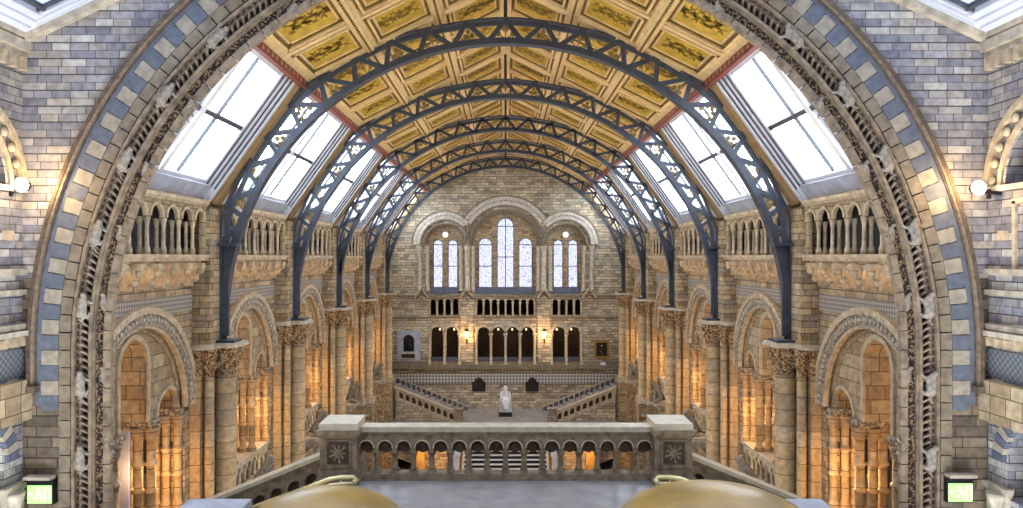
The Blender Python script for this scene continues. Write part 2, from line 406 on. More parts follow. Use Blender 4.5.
for s in (1, -1):
    T = SIDE if s > 0 else SIDEL
    for yc in BAYS:
        wn += 1
        b = MB(T); b.plate(yc - .95, yc + .95, -6.75, -3.2, [(yc, .84, -4.2, -6.65)], 12.75, 12.85)
        for k in (-.42, 0, .42): b.box(yc + k - .03, yc + k + .03, 12.76, 12.84, -6.7, -3.5)
        for z in (-5.9, -5.1, -4.3): b.box(yc - .85, yc + .85, 12.76, 12.84, z - .03, z + .03)
        w = struct('window_%d' % wn, b, 'bframe')
        g = MB(T); g.box(yc - .84, yc + .84, 12.9, 12.92, -6.65, -3.4); obj('glazing', g, 'aisleglass', w)

# ------------------------------------------------------------------ piers (things)
def build_pier(y):
    t = thing('clustered_pier', '', 'pier', (8.3, y, -7.7))
    b = MB(SIDE)
    b.box(y - .68, y + .68, 8.0, 8.49, -2.38, 1.35); obj('pier_block', b, 'buff', t)
    b = MB(SIDE); b.box(y - .86, y + .86, 8.22, 8.49, -8.0, -3.2); b.box(y - .55, y + .55, 8.1, 8.49, -8.0, -3.2); obj('pilaster', b, 'shaft', t)
    b = MB(SIDE)
    for k, (o, m) in enumerate(((.04, -2.38), (0, -2.44))):
        b.box(y - .98 + o, y + .98 - o, 7.92, 8.49, m - .06, m)
        b.box(y - .52 + o, y + .52 - o, 7.38 + o, 8.0, m - .06, m)
    obj('abacus', b, 'palec', t)
    for uy, ux, r, nm in ((0, 7.84, .27, 'shaft'), (-.65, 8.04, .125, 'slender_shaft'), (.65, 8.04, .125, 'slender_shaft')):
        b = MB(); b.lathe(ux, y + uy, [(r * 1.3, -8.0), (r * 1.3, -7.9), (r, -7.78), (r, -3.25)], 14); sh = obj(nm, b, 'shaft', t)
        b = MB(); b.lathe(ux, y + uy, [(r * 1.12, -3.25), (r * 1.12, -3.2), (r * 1.0, -3.18), (r * 1.12, -2.95), (r * 1.5, -2.62), (r * 1.62, -2.5)], 14)
        for k in range(8):
            a = 2 * PI * k / 8
            b.ball((ux + r * 1.45 * cos(a), y + uy + r * 1.45 * sin(a), -2.72), (r * .32, r * .32, .1), 6, 4)
            b.ball((ux + r * 1.2 * cos(a + .39), y + uy + r * 1.2 * sin(a + .39), -2.98), (r * .28, r * .28, .1), 6, 4)
        obj('capital', b, 'carve2', sh)
    b = MB(); b.box(8.16, 8.49, y - .9, y + .9, -3.2, -2.5); obj('carved_frieze', b, 'carve2', t)
    b = MB(); b.box(7.88, 8.49, y - .95, y + .95, -8.3, -8.15); b.box(7.92, 8.49, y - .9, y + .9, -8.15, -8.0); b.box(7.46, 7.95, y - .42, y + .42, -8.3, -8.15); b.box(7.5, 7.95, y - .38, y + .38, -8.15, -8.0); obj('plinth', b, 'palec', t)
    b = MB(); b.box(7.96, 8.49, y - .85, y + .85, -14.2, -8.3); b.box(7.54, 7.96, y - .34, y + .34, -14.2, -8.3); obj('lower_pier', b, 'buff', t)
    return t
p0 = build_pier(RIBS[0]); 
for i in range(5):
    for s in (1, -1):
        lab = '%s tall clustered stone pier carrying a roof rib on the %s side' % (ORD[i], 'right' if s > 0 else 'left')
        if i == 0 and s > 0: p0['label'] = lab; p0['group'] = 'clustered piers of the nave'
        else: dup(p0, (s * 8.3, RIBS[i], -7.7), 0 if s > 0 else PI, lab, 'clustered piers of the nave')

# ------------------------------------------------------------------ upper gallery arcade (things)
def lathe_obj(name, x, y, prof, mat, parent, n=10):
    b = MB(); b.lathe(x, y, prof, n); return obj(name, b, mat, parent)
def build_gallery(yc):
    t = thing('gallery_arcade', '', 'arcade', (8.2, yc, .06))
    b = MB(SIDE); us = [yc + .79 * k for k in range(-3, 4)]
    b.plate(yc - 2.76, yc + 2.76, .92, 1.42, [(u, .29, .95, .0) for u in us], 8.12, 8.18, 12)
    obj('arched_head', b, 'block', t)
    b = MB(SIDE); b.box(yc - 2.8, yc + 2.8, 8.02, 8.55, 1.42, 1.52); b.box(yc - 2.8, yc + 2.8, 8.06, 8.55, 1.36, 1.42)
    for u in us: b.arc(u, .95, .27, .34, 0, PI, 8.07, 8.13, 12)
    obj('head_moulding', b, 'pale', t)
    for e in (-1, 1): b = MB(SIDE); b.box(yc + e * 2.66 - .11, yc + e * 2.66 + .11, 8.1, 8.2, .06, 1.4); obj('end_post', b, 'block', t)
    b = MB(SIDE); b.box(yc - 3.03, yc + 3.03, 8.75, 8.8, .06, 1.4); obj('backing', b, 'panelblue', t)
    for k in range(-4, 4):
        y = yc + .79 * (k + .5)
        if abs(k + .5) > 3.4: continue
        for x in (8.13, 8.30):
            c = lathe_obj('colonnette', x, y, [(.075, .06), (.075, .18), (.06, .22), (.048, .26), (.045, .72), (.052, .75), (.075, .88), (.085, .92)], 'pale', t)
    return t
def build_corbels(yc):
    t = thing('corbelled_ledge', '', 'ledge', (8.2, yc, -.1))
    b = MB(SIDE); b.box(yc - 2.78, yc + 2.78, 7.98, 8.55, -.02, .06); b.box(yc - 2.76, yc + 2.76, 8.03, 8.5, -.1, -.02); b.box(yc - 2.7, yc + 2.7, 8.2, 8.5, -.16, -.1)
    obj('ledge', b, 'pale', t)
    n = 7
    for k in range(n):
        y = yc + .79 * (k - 3)
        b = MB(SIDE)
        b.box(y - .1, y + .1, 8.0, 8.5, -.3, -.16); b.box(y - .09, y + .09, 8.14, 8.5, -.5, -.3); b.box(y - .08, y + .08, 8.3, 8.5, -.76, -.5)
        bb = MB(); bb.ball((8.07, y, -.36), (.08, .13, .09), 8, 5); bb.ball((8.22, y, -.57), (.08, .12, .09), 8, 5)
        o = obj('corbel', b, 'pale', t); obj('corbel_boss', bb, 'pale', o)
    b = MB(SIDE); us = [yc + .79 * (k - 2.5) for k in range(6)]
    b.plate(yc - 2.6, yc + 2.6, -.62, -.18, [(u, .29, -.5, -.7) for u in us], 8.22, 8.3, 10); obj('corbel_arches', b, 'pale', t)
    return t
# ------------------------------------------------------------------ triple arch screen in each bay
def cluster_prof(z0, z1, r):
    P = [(r * 1.55, z0), (r * 1.55, z0 + .1), (r * 1.2, z0 + .16), (r, z0 + .24)]
    n = 3
    for k in range(1, n + 1):
        z = z0 + .24 + (z1 - z0 - .24) * k / (n + .35)
        P += [(r, z - .05), (r * 1.38, z - .03), (r * 1.38, z + .03), (r, z + .05)]
    P += [(r, z1 - .34), (r * 1.2, z1 - .3), (r * 1.0, z1 - .27), (r * 1.75, z1 - .06), (r * 1.85, z1)]
    return P
def build_screen(yc):
    t = thing('triple_arch_screen', '', 'arcade', (8.9, yc, -7.7))
    b = MB(SIDE); zs = -3.97
    r = 2.36
    top = lambda u: -3.95 + sqrt(max(0.0, 2.42 ** 2 - (u - yc) ** 2))
    b.plate(yc - 2.36, yc + 2.36, zs, top, [(yc - 1.72, .58, zs + .02, -9), (yc, .62, -2.55, -9), (yc + 1.72, .58, zs + .02, -9)], 8.66, 9.4, 16)
    obj('pierced_wall', b, 'block', t)
    b = MB(SIDE); b.arc(yc, -2.55, .62, .74, 0, PI, 8.6, 8.68, 20, leg=zs); b.arc(yc - 1.72, zs, .58, .67, 0, PI, 8.6, 8.68, 16); b.arc(yc + 1.72, zs, .58, .67, 0, PI, 8.6, 8.68, 16); obj('arch_trim', b, 'pale', t)
    for u in (-2.3, -.88, .88, 2.3):
        b = MB(SIDE); b.box(yc + u - .26, yc + u + .26, 8.5, 9.44, zs - .12, zs); b.box(yc + u - .22, yc + u + .22, 8.55, 9.4, zs - .18, zs - .12); a = obj('abacus', b, 'carvp', t)
        for x in (8.64, 8.92, 9.2):
            du = (-.1 if x == 8.92 else -.04) * (1 if u > 0 else -1)
            lathe_obj('banded_shaft', x, yc + u + du, cluster_prof(-6.6, zs - .18, .105), 'shaft', t, 10)
    return t
def build_parapet(yc):
    t = thing('gallery_parapet', '', 'parapet', (8.6, yc, -7.7))
    b = MB(SIDE); us = [yc + .46 * k for k in range(-4, 5)]
    b.plate(yc - 2.3, yc + 2.3, -7.0, -6.72, [(u, .15, -6.98, -9) for u in us], 8.58, 8.8, 8); obj('arched_panel', b, 'pale', t)
    b = MB(SIDE); b.box(yc - 2.34, yc + 2.34, 8.5, 9.66, -6.72, -6.6); obj('coping', b, 'palec', t)
    b = MB(SIDE); b.box(yc - 2.34, yc + 2.34, 8.52, 8.84, -7.7, -7.5); obj('plinth', b, 'pale', t)
    for k in range(-5, 5):
        y = yc + .46 * (k + .5)
        lathe_obj('baluster', 8.68, y, [(.1, -7.5), (.1, -7.42), (.06, -7.38), (.075, -7.25), (.06, -7.1), (.1, -7.02), (.1, -6.98)], 'pale', t, 8)
    return t
for fn, (ox, oz), lab, grp in (
    (build_gallery, (8.2, .06), '%s upper gallery arcade of paired colonnettes below the skylights on the %s', 'upper gallery arcades'),
    (build_corbels, (8.2, -.1), '%s stone ledge on curled corbels under the %s gallery arcade', 'corbelled ledges'),
    (build_screen, (8.9, -7.7), '%s three arched stone screen with banded shafts within the big arch on the %s', 'triple arch screens'),
    (build_parapet, (8.6, -7.7), '%s low pierced stone parapet below the banded shafts on the %s', 'gallery parapets')):
    t0 = fn(BAYS[0])
    for i in range(5):
        for s in (1, -1):
            l = lab % (ORD[i], 'right' if s > 0 else 'left')
            if i == 0 and s > 0: t0['label'] = l; t0['group'] = grp
            else: dup(t0, (s * ox, BAYS[i], oz), 0 if s > 0 else PI, l, grp)

# ------------------------------------------------------------------ animal sculptures
# (sitting beast, front paws on the ledge)  local: faces -Y, height about .95
sitting = skin_mesh('sitting_beast', [
    (0, .22, .22, .17), (0, .12, .42, .17), (0, -.02, .60, .14), (0, -.10, .76, .10), (0, -.20, .86, .11), (0, -.34, .83, .06),
    (.14, .12, .16, .10), (.17, -.12, .12, .065), (.16, -.26, .05, .05), (-.14, .12, .16, .10), (-.17, -.12, .12, .065), (-.16, -.26, .05, .05),
    (.10, -.14, .42, .06), (.10, -.20, .22, .045), (.10, -.26, .05, .05), (-.10, -.14, .42, .06), (-.10, -.20, .22, .045), (-.10, -.26, .05, .05),
    (0, .42, .12, .05), (.12, .55, .08, .035), (.06, -.14, .97, .03), (-.06, -.14, .97, .03)],
    [(0, 1), (1, 2), (2, 3), (3, 4), (4, 5), (0, 6), (6, 7), (7, 8), (0, 9), (9, 10), (10, 11), (2, 12), (12, 13), (13, 14), (2, 15), (15, 16), (16, 17), (0, 18), (18, 19), (4, 20), (4, 21)], 'beast')
def mesh_thing(name, me, label, cat, loc, rot=(0, 0, 0), scale=1, group=None):
    o = bpy.data.objects.new(name, me); C.objects.link(o); o.location = Vector(loc) + Vector((0, 0, H)); o.rotation_euler = rot; o.scale = (scale,) * 3
    ORG[o] = Vector(loc); return tag(o, label, cat, group, 'thing')
for i, yc in enumerate(BAYS):
    for s in (1, -1):
        nm = 'right' if s > 0 else 'left'
        b = MB(); b.box(*sorted((s * 7.75, s * 8.49)), yc - .6, yc + .6, -7.75, -7.6); b.box(*sorted((s * 8.0, s * 8.49)), yc - .45, yc + .45, -8.0, -7.75)
        obj('ledge_bracket', b, 'palec', wall_right if s > 0 else wall_left)
        mesh_thing('animal_sculpture', sitting, '%s crouching stone animal on its bracket in front of the %s parapet' % (ORD[i], nm), 'sculpture', (s * 7.9, yc, -7.6), (0, 0, s * -PI / 2 * .8), 1.15, 'stone animals along the gallery parapets')
# uplights
for i, yc in enumerate(BAYS):
    for s in (1, -1):
        nm = 'right' if s > 0 else 'left'; x = s * 8.3; yl = yc + 1.3
        t = thing('floodlight', '%s small black floodlight on the sill under the big arch on the %s' % (ORD[i], nm), 'lamp', (x, yl, -7.7), 'floodlights under the arches')
        b = MB(); b.box(x - .1, x + .1, yl - .14, yl + .14, -7.62, -7.48); b.box(x - .03, x + .03, yl - .03, yl + .03, -7.7, -7.6); obj('housing', b, 'black', t)
        b = MB(); b.box(x - .08, x + .08, yl - .12, yl + .12, -7.48, -7.47); obj('lens', b, 'lampw', t)

# ================================================================== FAR WALL
K = DF / F
def fx(p): return (p - 505.5) * K
def fz(p): return (257 - p) * K
def far_wall():
    b = MB()
    top = lambda u: slope_z(u)
    cw, sw_ = 2.56, 1.44
    b.plate(-9.2, 9.2, fz(296), top, [(0, cw, .8, -2.4), (-4.38, sw_, .94, -2.4), (4.38, sw_, .94, -2.4)], DF, DF + .5, 26)
    sm = [fx(c) for c in (433.1, 440.6, 448.1, 455.6)]
    ops = [(c, .2, fz(302), fz(315)) for c in sm + [-c for c in sm] + [fx(479.9 + 7.31 * k) for k in range(8)]]
    b.plate(-9.2, 9.2, fz(317), fz(296), ops, DF, DF + .5, 10)
    lo = [fx(437), fx(452), fx(559), fx(574)] + [fx(505.5 + k) for k in (-21.8, -7.3, 7.3, 21.8)]
    b.plate(-9.2, 9.2, -8.0, fz(317), [(c, .44, fz(333), -8.0) for c in lo], DF, DF + .6, 12)
    b.box(-9.2, 9.2, DF, DF + .5, -14.2, -8.0)
    w = struct('wall_far', b, 'far')
    # recessed tympana
    b = MB(); b.plate(-2.7, 2.7, -2.5, 3.5, [(fx(485.2), .5, fz(244.5), fz(288)), (0, .62, fz(226), fz(288)), (fx(525.8), .5, fz(244.5), fz(288))], DF + .45, DF + .8, 12)
    for s in (-1, 1): b.plate(s * 4.38 - 1.6, s * 4.38 + 1.6, -2.5, 2.5, [(s * 4.38 - .54, .36, fz(244.5), fz(288)), (s * 4.38 + .54, .36, fz(244.5), fz(288))], DF + .45, DF + .8, 12)
    obj('recessed_tympanum', b, 'buff', w)
    b = MB(); b.arc(0, .8, 2.95, 3.55, math.radians(33), math.radians(147), DF - .16, DF + .02, 40)
    for s in (-1, 1):
        a0, a1 = (0, math.radians(137)) if s < 0 else (math.radians(43), PI)
        # the arch nearer the middle is cut by its neighbour
        b.arc(s * 4.38, .94, 1.78, 2.32, PI - a1 if s < 0 else 0, PI if s < 0 else math.radians(137), DF - .14, DF + .02, 34)
    obj('arch_band', b, 'farband', w)
    b = MB()
    for r0, r1, d in ((3.55, 3.66, .22), (2.85, 2.96, .2), (2.56, 2.68, .1)):
        lo_ = 33 if r1 > 3.4 else (12 if r1 > 2.8 else 0)
        b.arc(0, .8, r0, r1, math.radians(lo_), math.radians(180 - lo_), DF - d, DF + .02, 40)
    b.arc(0, .8, 2.36, 2.56, 0, PI, DF + .18, DF + .46, 40)
    for s in (-1, 1):
        for r0, r1, d in ((2.32, 2.4, .2), (1.7, 1.8, .18), (1.44, 1.53, .1)):
            lim = 137 if r1 > 2 else 180
            a0, a1 = (180 - lim, 180) if s < 0 else (0, lim)
            b.arc(s * 4.38, .94, r0, r1, math.radians(a0), math.radians(a1), DF - d, DF + .02, 34)
        b.arc(s * 4.38, .94, 1.3, 1.44, 0, PI, DF + .18, DF + .46, 34)
    obj('arch_moulding', b, 'vouss', w)
    b = MB(); k = 0
    for k in range(36):
        a = math.radians(36 + 108 * k / 35); c = 3.25
        b.box(c * cos(a) - .05, c * cos(a) + .05, DF - .2, DF - .1, .8 + c * sin(a) - .05, .8 + c * sin(a) + .05)
    for s in (-1, 1):
        for k in range(24):
            a = math.radians(5 + 128 * k / 23)
            if s < 0: a = PI - a
            c = 2.05; b.box(s * 4.38 + c * cos(a) - .045, s * 4.38 + c * cos(a) + .045, DF - .18, DF - .1, .94 + c * sin(a) - .045, .94 + c * sin(a) + .045)
    obj('arch_blocks', b, 'vouss', w)
    # strings
    b = MB()
    b.box(-9.2, 9.2, DF - .12, DF + .02, fz(297.2), fz(295)); b.box(-9.2, 9.2, DF - .1, DF + .02, fz(318.2), fz(316.6))
    b.box(-9.2, 9.2, DF - .3, DF + .02, fz(368), fz(364)); b.box(-9.2, 9.2, DF - .2, DF + .02, fz(364), fz(361.5))
    b.box(-9.2, 9.2, DF - .08, DF + .02, fz(373.5), fz(372)); b.box(-9.2, 9.2, DF - .08, DF + .02, fz(384.5), fz(383.5))
    b.box(fx(411), fx(429), DF - .08, DF + .02, fz(247.5), fz(246)); b.box(fx(582), fx(600), DF - .08, DF + .02, fz(247.5), fz(246))
    obj('string_course', b, 'vouss', w)
    b = MB(); b.box(-8.5, 8.5, DF - .05, DF + .02, fz(383.5), fz(373.5)); obj('lozenge_frieze', b, 'diapf', w)
    # projecting piers between the arcades and gablets on top
    b = MB()
    for a, c in ((460.5, 473.5), (537.5, 550.5)): b.box(fx(a), fx(c), DF - .15, DF + .02, fz(364), fz(299))
    obj('flat_pier', b, 'far', w)
    b = MB()
    for c in (422, 467, 544, 589):
        for sgn in (-1, 1):
            b.bar((fx(c), DF - .2, fz(288)), (fx(c + sgn * 7), DF - .2, fz(298)), .12, .3)
            b.bar((fx(c + sgn * 3.5), DF - .2, fz(300)), (fx(c + sgn * 7), DF - .2, fz(300)), .12, .26)
            b.bar((fx(c), DF - .2, fz(296)), (fx(c + sgn * 4), DF - .2, fz(300)), .1, .2)
    obj('gablet', b, 'pale', w)
    # shafts beside the windows
    for px, r in ((419.5, .16), (427.6, .13), (461, .13), (467.5, .2), (473, .13), (538, .13), (543.5, .2), (550, .13), (583.4, .13), (591.5, .16)):
        b = MB(); b.lathe(fx(px), DF - .1, [(r * 1.4, fz(291)), (r * 1.4, fz(289.5)), (r, fz(288)), (r, fz(250.5)), (r * 1.5, fz(247)), (r * 1.6, fz(246))], 10); obj('window_shaft', b, 'palec', w)
    # sill rails under the windows
    b = MB()
    for a, c in ((430, 459.5), (475.5, 535.5), (551, 580.5)):
        b.box(fx(a), fx(c), DF - .06, DF + .4, fz(294), fz(287.5)); 
    obj('window_sill', b, 'slateblue', w)
    # arches over the low arcade, columns between them
    b = MB()
    for c in lo: b.arc(c, fz(333), .44, .6, 0, PI, DF - .12, DF + .02, 16)
    obj('arcade_moulding', b, 'palec', w)
    for px in (429.6, 444.5, 459.4, 476.3, 491, 505.5, 520, 534.7, 551.6, 566.5, 581.4):
        b = MB(); b.lathe(fx(px), DF - .12, [(.15, -8), (.15, -7.6), (.09, -7.5), (.09, fz(337)), (.16, fz(334)), (.17, fz(333))], 10); obj('arcade_column', b, 'palec', w)
    b = MB()
    for a, c in ((429.5, 459.5), (476, 535), (551.5, 581.5)):
        b.box(fx(a), fx(c), DF + .15, DF + .3, -8.0, fz(357.5))
        for k in range(3): b.box(fx(a), fx(c), DF + .1 - .0 * k, DF + .32, fz(360.5 + 3 * k) - .03, fz(360.5 + 3 * k) + .03)
    obj('low_barrier', b, 'slateblue', w)
    # small arcade columns and bases
    b = MB()
    for c in [fx(479.9 + 7.31 * k - 3.65) for k in range(9)] + [e * fx(v) for e in (1, -1) for v in (429.4, 436.9, 444.4, 451.9, 459.3)]:
        b.lathe(c, DF - .02, [(.1, fz(316)), (.1, fz(314.5)), (.06, fz(313.5)), (.06, fz(305)), (.1, fz(303)), (.1, fz(302))], 8)
    obj('gallery_columns', b, 'pale', w)
    # room behind
    b = MB(); b.box(-7, 7, DF + 3.6, DF + 3.8, -8, fz(296)); b.box(-7, 7, DF + .6, DF + 3.8, -8.15, -8.0); b.box(-7, 7, DF + .6, DF + 3.8, fz(317.5), fz(316.5)); b.box(-7, 7, DF + .6, DF + 3.8, fz(296), fz(295))
    b.box(-7.1, -7, DF + .6, DF + 3.8, -8, fz(296)); b.box(7, 7.1, DF + .6, DF + 3.8, -8, fz(296))
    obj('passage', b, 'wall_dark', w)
far_wall()
# far windows
specs = [(fx(485.2), .5, fz(244.5)), (0, .62, fz(226)), (fx(525.8), .5, fz(244.5))] + [(s * 4.38 + d, .36, fz(244.5)) for s in (-1, 1) for d in (-.54, .54)]
for (c, hw, zs) in specs:
    wn += 1; zb = fz(288)
    b = MB(); b.arc(c, zs, hw - .05, hw + .01, 0, PI, DF + .55, DF + .65, 14, leg=zb)
    b.box(c - hw, c + hw, DF + .55, DF + .65, zb, zb + .06)
    for z in (zs, zb + (zs - zb) * .5): b.box(c - hw, c + hw, DF + .58, DF + .62, z - .03, z + .03)
    if hw > .6: b.box(c - .03, c + .03, DF + .58, DF + .62, zb, zs + hw)
    w = struct('window_%d' % wn, b, 'bframe')
    g = MB(); pts = [(c - hw, zb), (c + hw, zb)] + [(c + hw * cos(PI * k / 14), zs + hw * sin(PI * k / 14)) for k in range(15)]
    g.poly([(u, DF + .66, z) for u, z in pts]); obj('glazing', g, 'leaded', w)
for s in (-1, 1):
    wn += 1
    b = MB(); b.arc(s * 4.38, fz(234.5), .19, .27, 0, 2 * PI, DF + .38, DF + .47, 20); w = struct('window_%d' % wn, b, 'palec')
    g = MB(); g.lathe(s * 4.38, 0, [(.19, DF + .43), (.19, DF + .445)], 20, 'y', fz(234.5)); obj('glazing', g, 'roundlit', w)

# ================================================================== ROOF
b = MB()
y0r, y1r = 14.3, DF + .5
for s in (-1, 1):
    b.poly([(0, y0r, RIDGE + .12), (s * (KNEE + .1), y0r, KZ + .1), (s * (KNEE + .1), y1r, KZ + .1), (0, y1r, RIDGE + .12)])
    b.poly([(0, y0r, RIDGE + .3), (s * (KNEE + .1), y0r, KZ + .3), (s * (KNEE + .1), y1r, KZ + .3), (0, y1r, RIDGE + .3)])
ceil = struct('ceiling', b, 'olive')
def slope_box(mb, s, xa, xb, ya, yb, dz0, dz1):
    """box lying in the roof slope between |x| xa..xb, dropping dz0..dz1 below it"""
    P = []
    for x in (xa, xb):
        for y in (ya, yb):
            for dz in (dz0, dz1): P.append(mb.p(s * x, y, slope_z(x) - dz))
    for q in ((0, 1, 3, 2), (4, 6, 7, 5), (0, 4, 5, 1), (2, 3, 7, 6), (0, 2, 6, 4), (1, 5, 7, 3)): mb.face([P[k] for k in q])
cols = [0, 1.87, 3.75, KNEE]
b = MB(); bd = MB()
for s in (-1, 1):
    for x in cols[1:3]:
        slope_box(b, s, x - .16, x + .16, y0r, y1r, -.05, .16); slope_box(b, s, x - .09, x + .09, y0r, y1r, .16, .22)
        n = int((y1r - y0r) / .16)
        for k in range(n):
            y = y0r + .08 + k * .16; bd.ball((s * x, y, slope_z(x) - .235), (.045, .045, .035), 6, 3)
    slope_box(b, s, 0, .16, y0r, y1r, -.05, .2); slope_box(b, s, KNEE - .22, KNEE + .1, y0r, y1r, -.05, .14)
obj('longitudinal_beam', b, 'creamb', ceil); obj('beading', bd, 'olive', ceil)
for i, y in enumerate([D1 - B] + RIBS + [DF - .1]):
    b = MB()
    for s in (-1, 1):
        slope_box(b, s, 0, KNEE, y - .17, y + .17, -.05, .16)
        if 0 < i: [slope_box(b, s, 0, KNEE, y - B * q_ - .08, y - B * q_ + .08, -.05, .15) for q_ in (1 / 3, 2 / 3)]
    obj('cross_beam', b, 'creamb', ceil)
# red fascia at the knee with rosettes
b = MB(); rs = MB()
for s in (-1, 1):
    b.box(*sorted((s * (KNEE - .04), s * (KNEE + .1))), y0r, y1r, KZ - .34, KZ - .08)
    for k in range(int((y1r - y0r) / .34)):
        y = y0r + .17 + k * .34; rs.ball((s * (KNEE - .045), y, KZ - .21), (.02, .07, .07), 8, 4)
obj('fascia', b, 'red', ceil); obj('fascia_rosettes', rs, 'redspot', ceil)
# coffer panels: gilt ground, stepped moulding, painted plant
th = math.atan(SLOPE); cw = 1.87 / cos(th); pl = B / 3
def panel_meshes():
    hx, hy = cw / 2 - .2, pl / 2 - .2
    g = MB(); g.box(-hx, hx, -hy, hy, .02, .04)
    f = MB()
    for k, (o, z) in enumerate(((0, .16), (.07, .11), (.14, .07))):
        for sx in (-1, 1):
            f.box(*sorted((sx * (hx - o), sx * (hx - o - .07))), -hy + o, hy - o, .0, z)
            f.box(-hx + o, hx - o, *sorted((sx * (hy - o), sx * (hy - o - .07))), .0, z)
    l = MB(); random.seed(3)
    def leaf(x, y, a, ln, w):
        c, s_ = cos(a), sin(a); pts = [(0, 0), (.35, .5), (.75, .35), (1, 0), (.75, -.35), (.35, -.5)]
        l.poly([(x + (p * ln) * c - (q * w) * s_, y + (p * ln) * s_ + (q * w) * c, .046) for p, q in pts])
    n = 9; pts = [(-hx * .66 + k * (hx * 1.32 / n), .12 * sin(k * 1.35)) for k in range(n + 1)]
    for (xa, ya), (xb, yb) in zip(pts, pts[1:]):
        a = math.atan2(yb - ya, xb - xa); nx, ny = -sin(a) * .02, cos(a) * .02
        l.poly([(xa - nx, ya - ny, .046), (xb - nx, yb - ny, .046), (xb + nx, yb + ny, .046), (xa + nx, ya + ny, .046)])
        for da in (-1.25, -.7, .7, 1.25): leaf(xb, yb, a + da, .2 + .14 * random.random(), .075)
        if abs(yb) > .04:
            for k in range(6): leaf(xb, -yb * 2.6, k * PI / 3, .11, .06)
    leaf(pts[-1][0], pts[-1][1], 0, .25, .1)
    return g, f, l
g, f, l = panel_meshes()
pg = obj('coffer_panel', g, 'gold', ceil); pf = obj('panel_moulding', f, 'creamb', pg); pf.data.materials.append(M['olive'])
for p in pf.data.polygons:
    zc = max(pf.data.vertices[v].co.z for v in p.vertices)
    if .075 < zc < .13: p.material_index = 1
plf = obj('painted_foliage', l, 'leafp', pg)
first = True
for s in (-1, 1):
    for j in range(3):
        xm = (cols[j] + cols[j + 1]) / 2
        for k in range(17):
            yc = D1 - B + pl * (k + .5)
            if yc + pl / 2 > DF + .3: continue
            c = pg if first else copy_tree(pg, ceil)
            first = False
            # local +z points down into the hall
            zaxis = Vector((-s * sin(th), 0, -cos(th))); xaxis = Vector((s * cos(th), 0, -sin(th))); yaxis = zaxis.cross(xaxis)
            if k % 2: xaxis = -xaxis; yaxis = -yaxis
            m = Matrix((xaxis, yaxis, zaxis)).transposed().to_4x4()
            m.translation = Vector((s * xm, yc, slope_z(xm) + .02)); c.matrix_local = m
# skylight rafters (sloping tan beams) and skylights
ux, uz = (KNEE - EX), (KZ - EZ); SL = sqrt(ux * ux + uz * uz); ux /= SL; uz /= SL
def sk(a, y, n, s=1):   # a: up the slope, n: outward
    return (s * (EX + a * ux + n * uz), y, EZ + a * uz - n * ux)
raf = MB()
def skbox(mb, s, a0, a1, y0, y1, n0, n1):
    P = [mb.p(*sk(a, y, n, s)) for a in (a0, a1) for y in (y0, y1) for n in (n0, n1)]
    for q in ((0, 1, 3, 2), (4, 6, 7, 5), (0, 4, 5, 1), (2, 3, 7, 6), (0, 2, 6, 4), (1, 5, 7, 3)): mb.face([P[k] for k in q])
for s in (-1, 1):
    for y in RIBS + [DF - .2]:
        skbox(raf, s, 0, SL, y - .26, y + .26, -.06, .5); skbox(raf, s, 0, SL, y - .4, y + .4, .02, .5)
obj('principal_rafter', raf, 'creamd', ceil)
for s in (-1, 1):
    wn += 1; last = MB(); ya, yb = RIBS[4] + .38, DF - .02
    for a0, a1, c0, c1 in ((0, .5, ya, yb), (SL - .4, SL, ya, yb), (.5, SL - .4, ya, ya + .4), (.5, SL - .4, yb - .4, yb), (2.1, 2.25, ya, yb), (.5, SL - .4, (ya + yb) / 2 - .06, (ya + yb) / 2 + .06)): skbox(last, s, a0, a1, c0, c1, .1, .3)
    w_ = struct('window_%d' % wn, last, 'wframe'); last = MB(); skbox(last, s, .5, SL - .4, ya + .4, yb - .4, .22, .23); obj('glass', last, 'glass', w_)
for i, yc in enumerate(BAYS):
    for s in (1, -1):
        wn += 1
        w = thing('window_%d' % wn, '', '', (s * EX, yc, EZ)); w['kind'] = 'structure'
        b = MB(); hw = B / 2 - .4
        for st, (o0, o1, n0) in enumerate(((0, .14, -.02), (.14, .28, .06), (.28, .42, .13), (.42, .56, .2))):
            for e in (-1, 1): skbox(b, s, .02, SL, *sorted((yc + e * (hw - o0), yc + e * (hw - o1))), n0, n0 + .12)
        gv = MB()
        for o0, n0 in ((.14, .05), (.28, .12), (.42, .19)):
            for e in (-1, 1): skbox(gv, s, .4, SL - .1, *sorted((yc + e * (hw - o0 - .012), yc + e * (hw - o0 + .022))), n0 - .035, n0 + .02)
        obj('frame_grooves', gv, 'bframe', w)
        for a0, a1, n0 in ((SL - .14, SL, .0), (SL - .3, SL - .14, .12), (SL - .42, SL - .3, .24)): skbox(b, s, a0, a1, yc - hw, yc + hw, n0, n0 + .12)
        skbox(b, s, .42, .55, yc - hw + .5, yc + hw - .5, .2, .36)
        obj('stepped_frame', b, 'wframe', w)
        b = MB(); skbox(b, s, .0, .45, yc - hw, yc + hw, .1, .3); obj('sloping_sill', b, 'sill', w)
        b = MB(); skbox(b, s, .5, SL - .4, yc - .1, yc + .1, .18, .4); skbox(b, s, .5, SL - .4, yc - .17, yc + .17, .3, .4); obj('mullion', b, 'wframe', w)
        b = MB()
        for e in (-1, 1):
            skbox(b, s, .5, SL - .4, yc + e * 1.0 - .025, yc + e * 1.0 + .025, .26, .34)
        skbox(b, s, 2.15, 2.27, yc - hw + .5, yc + hw - .5, .22, .38); obj('glazing_bars', b, 'bframe', w)
        b = MB(); skbox(b, s, .45, SL - .4, yc - hw + .5, yc + hw - .5, .35, .36); obj('glass', b, 'glass', w)

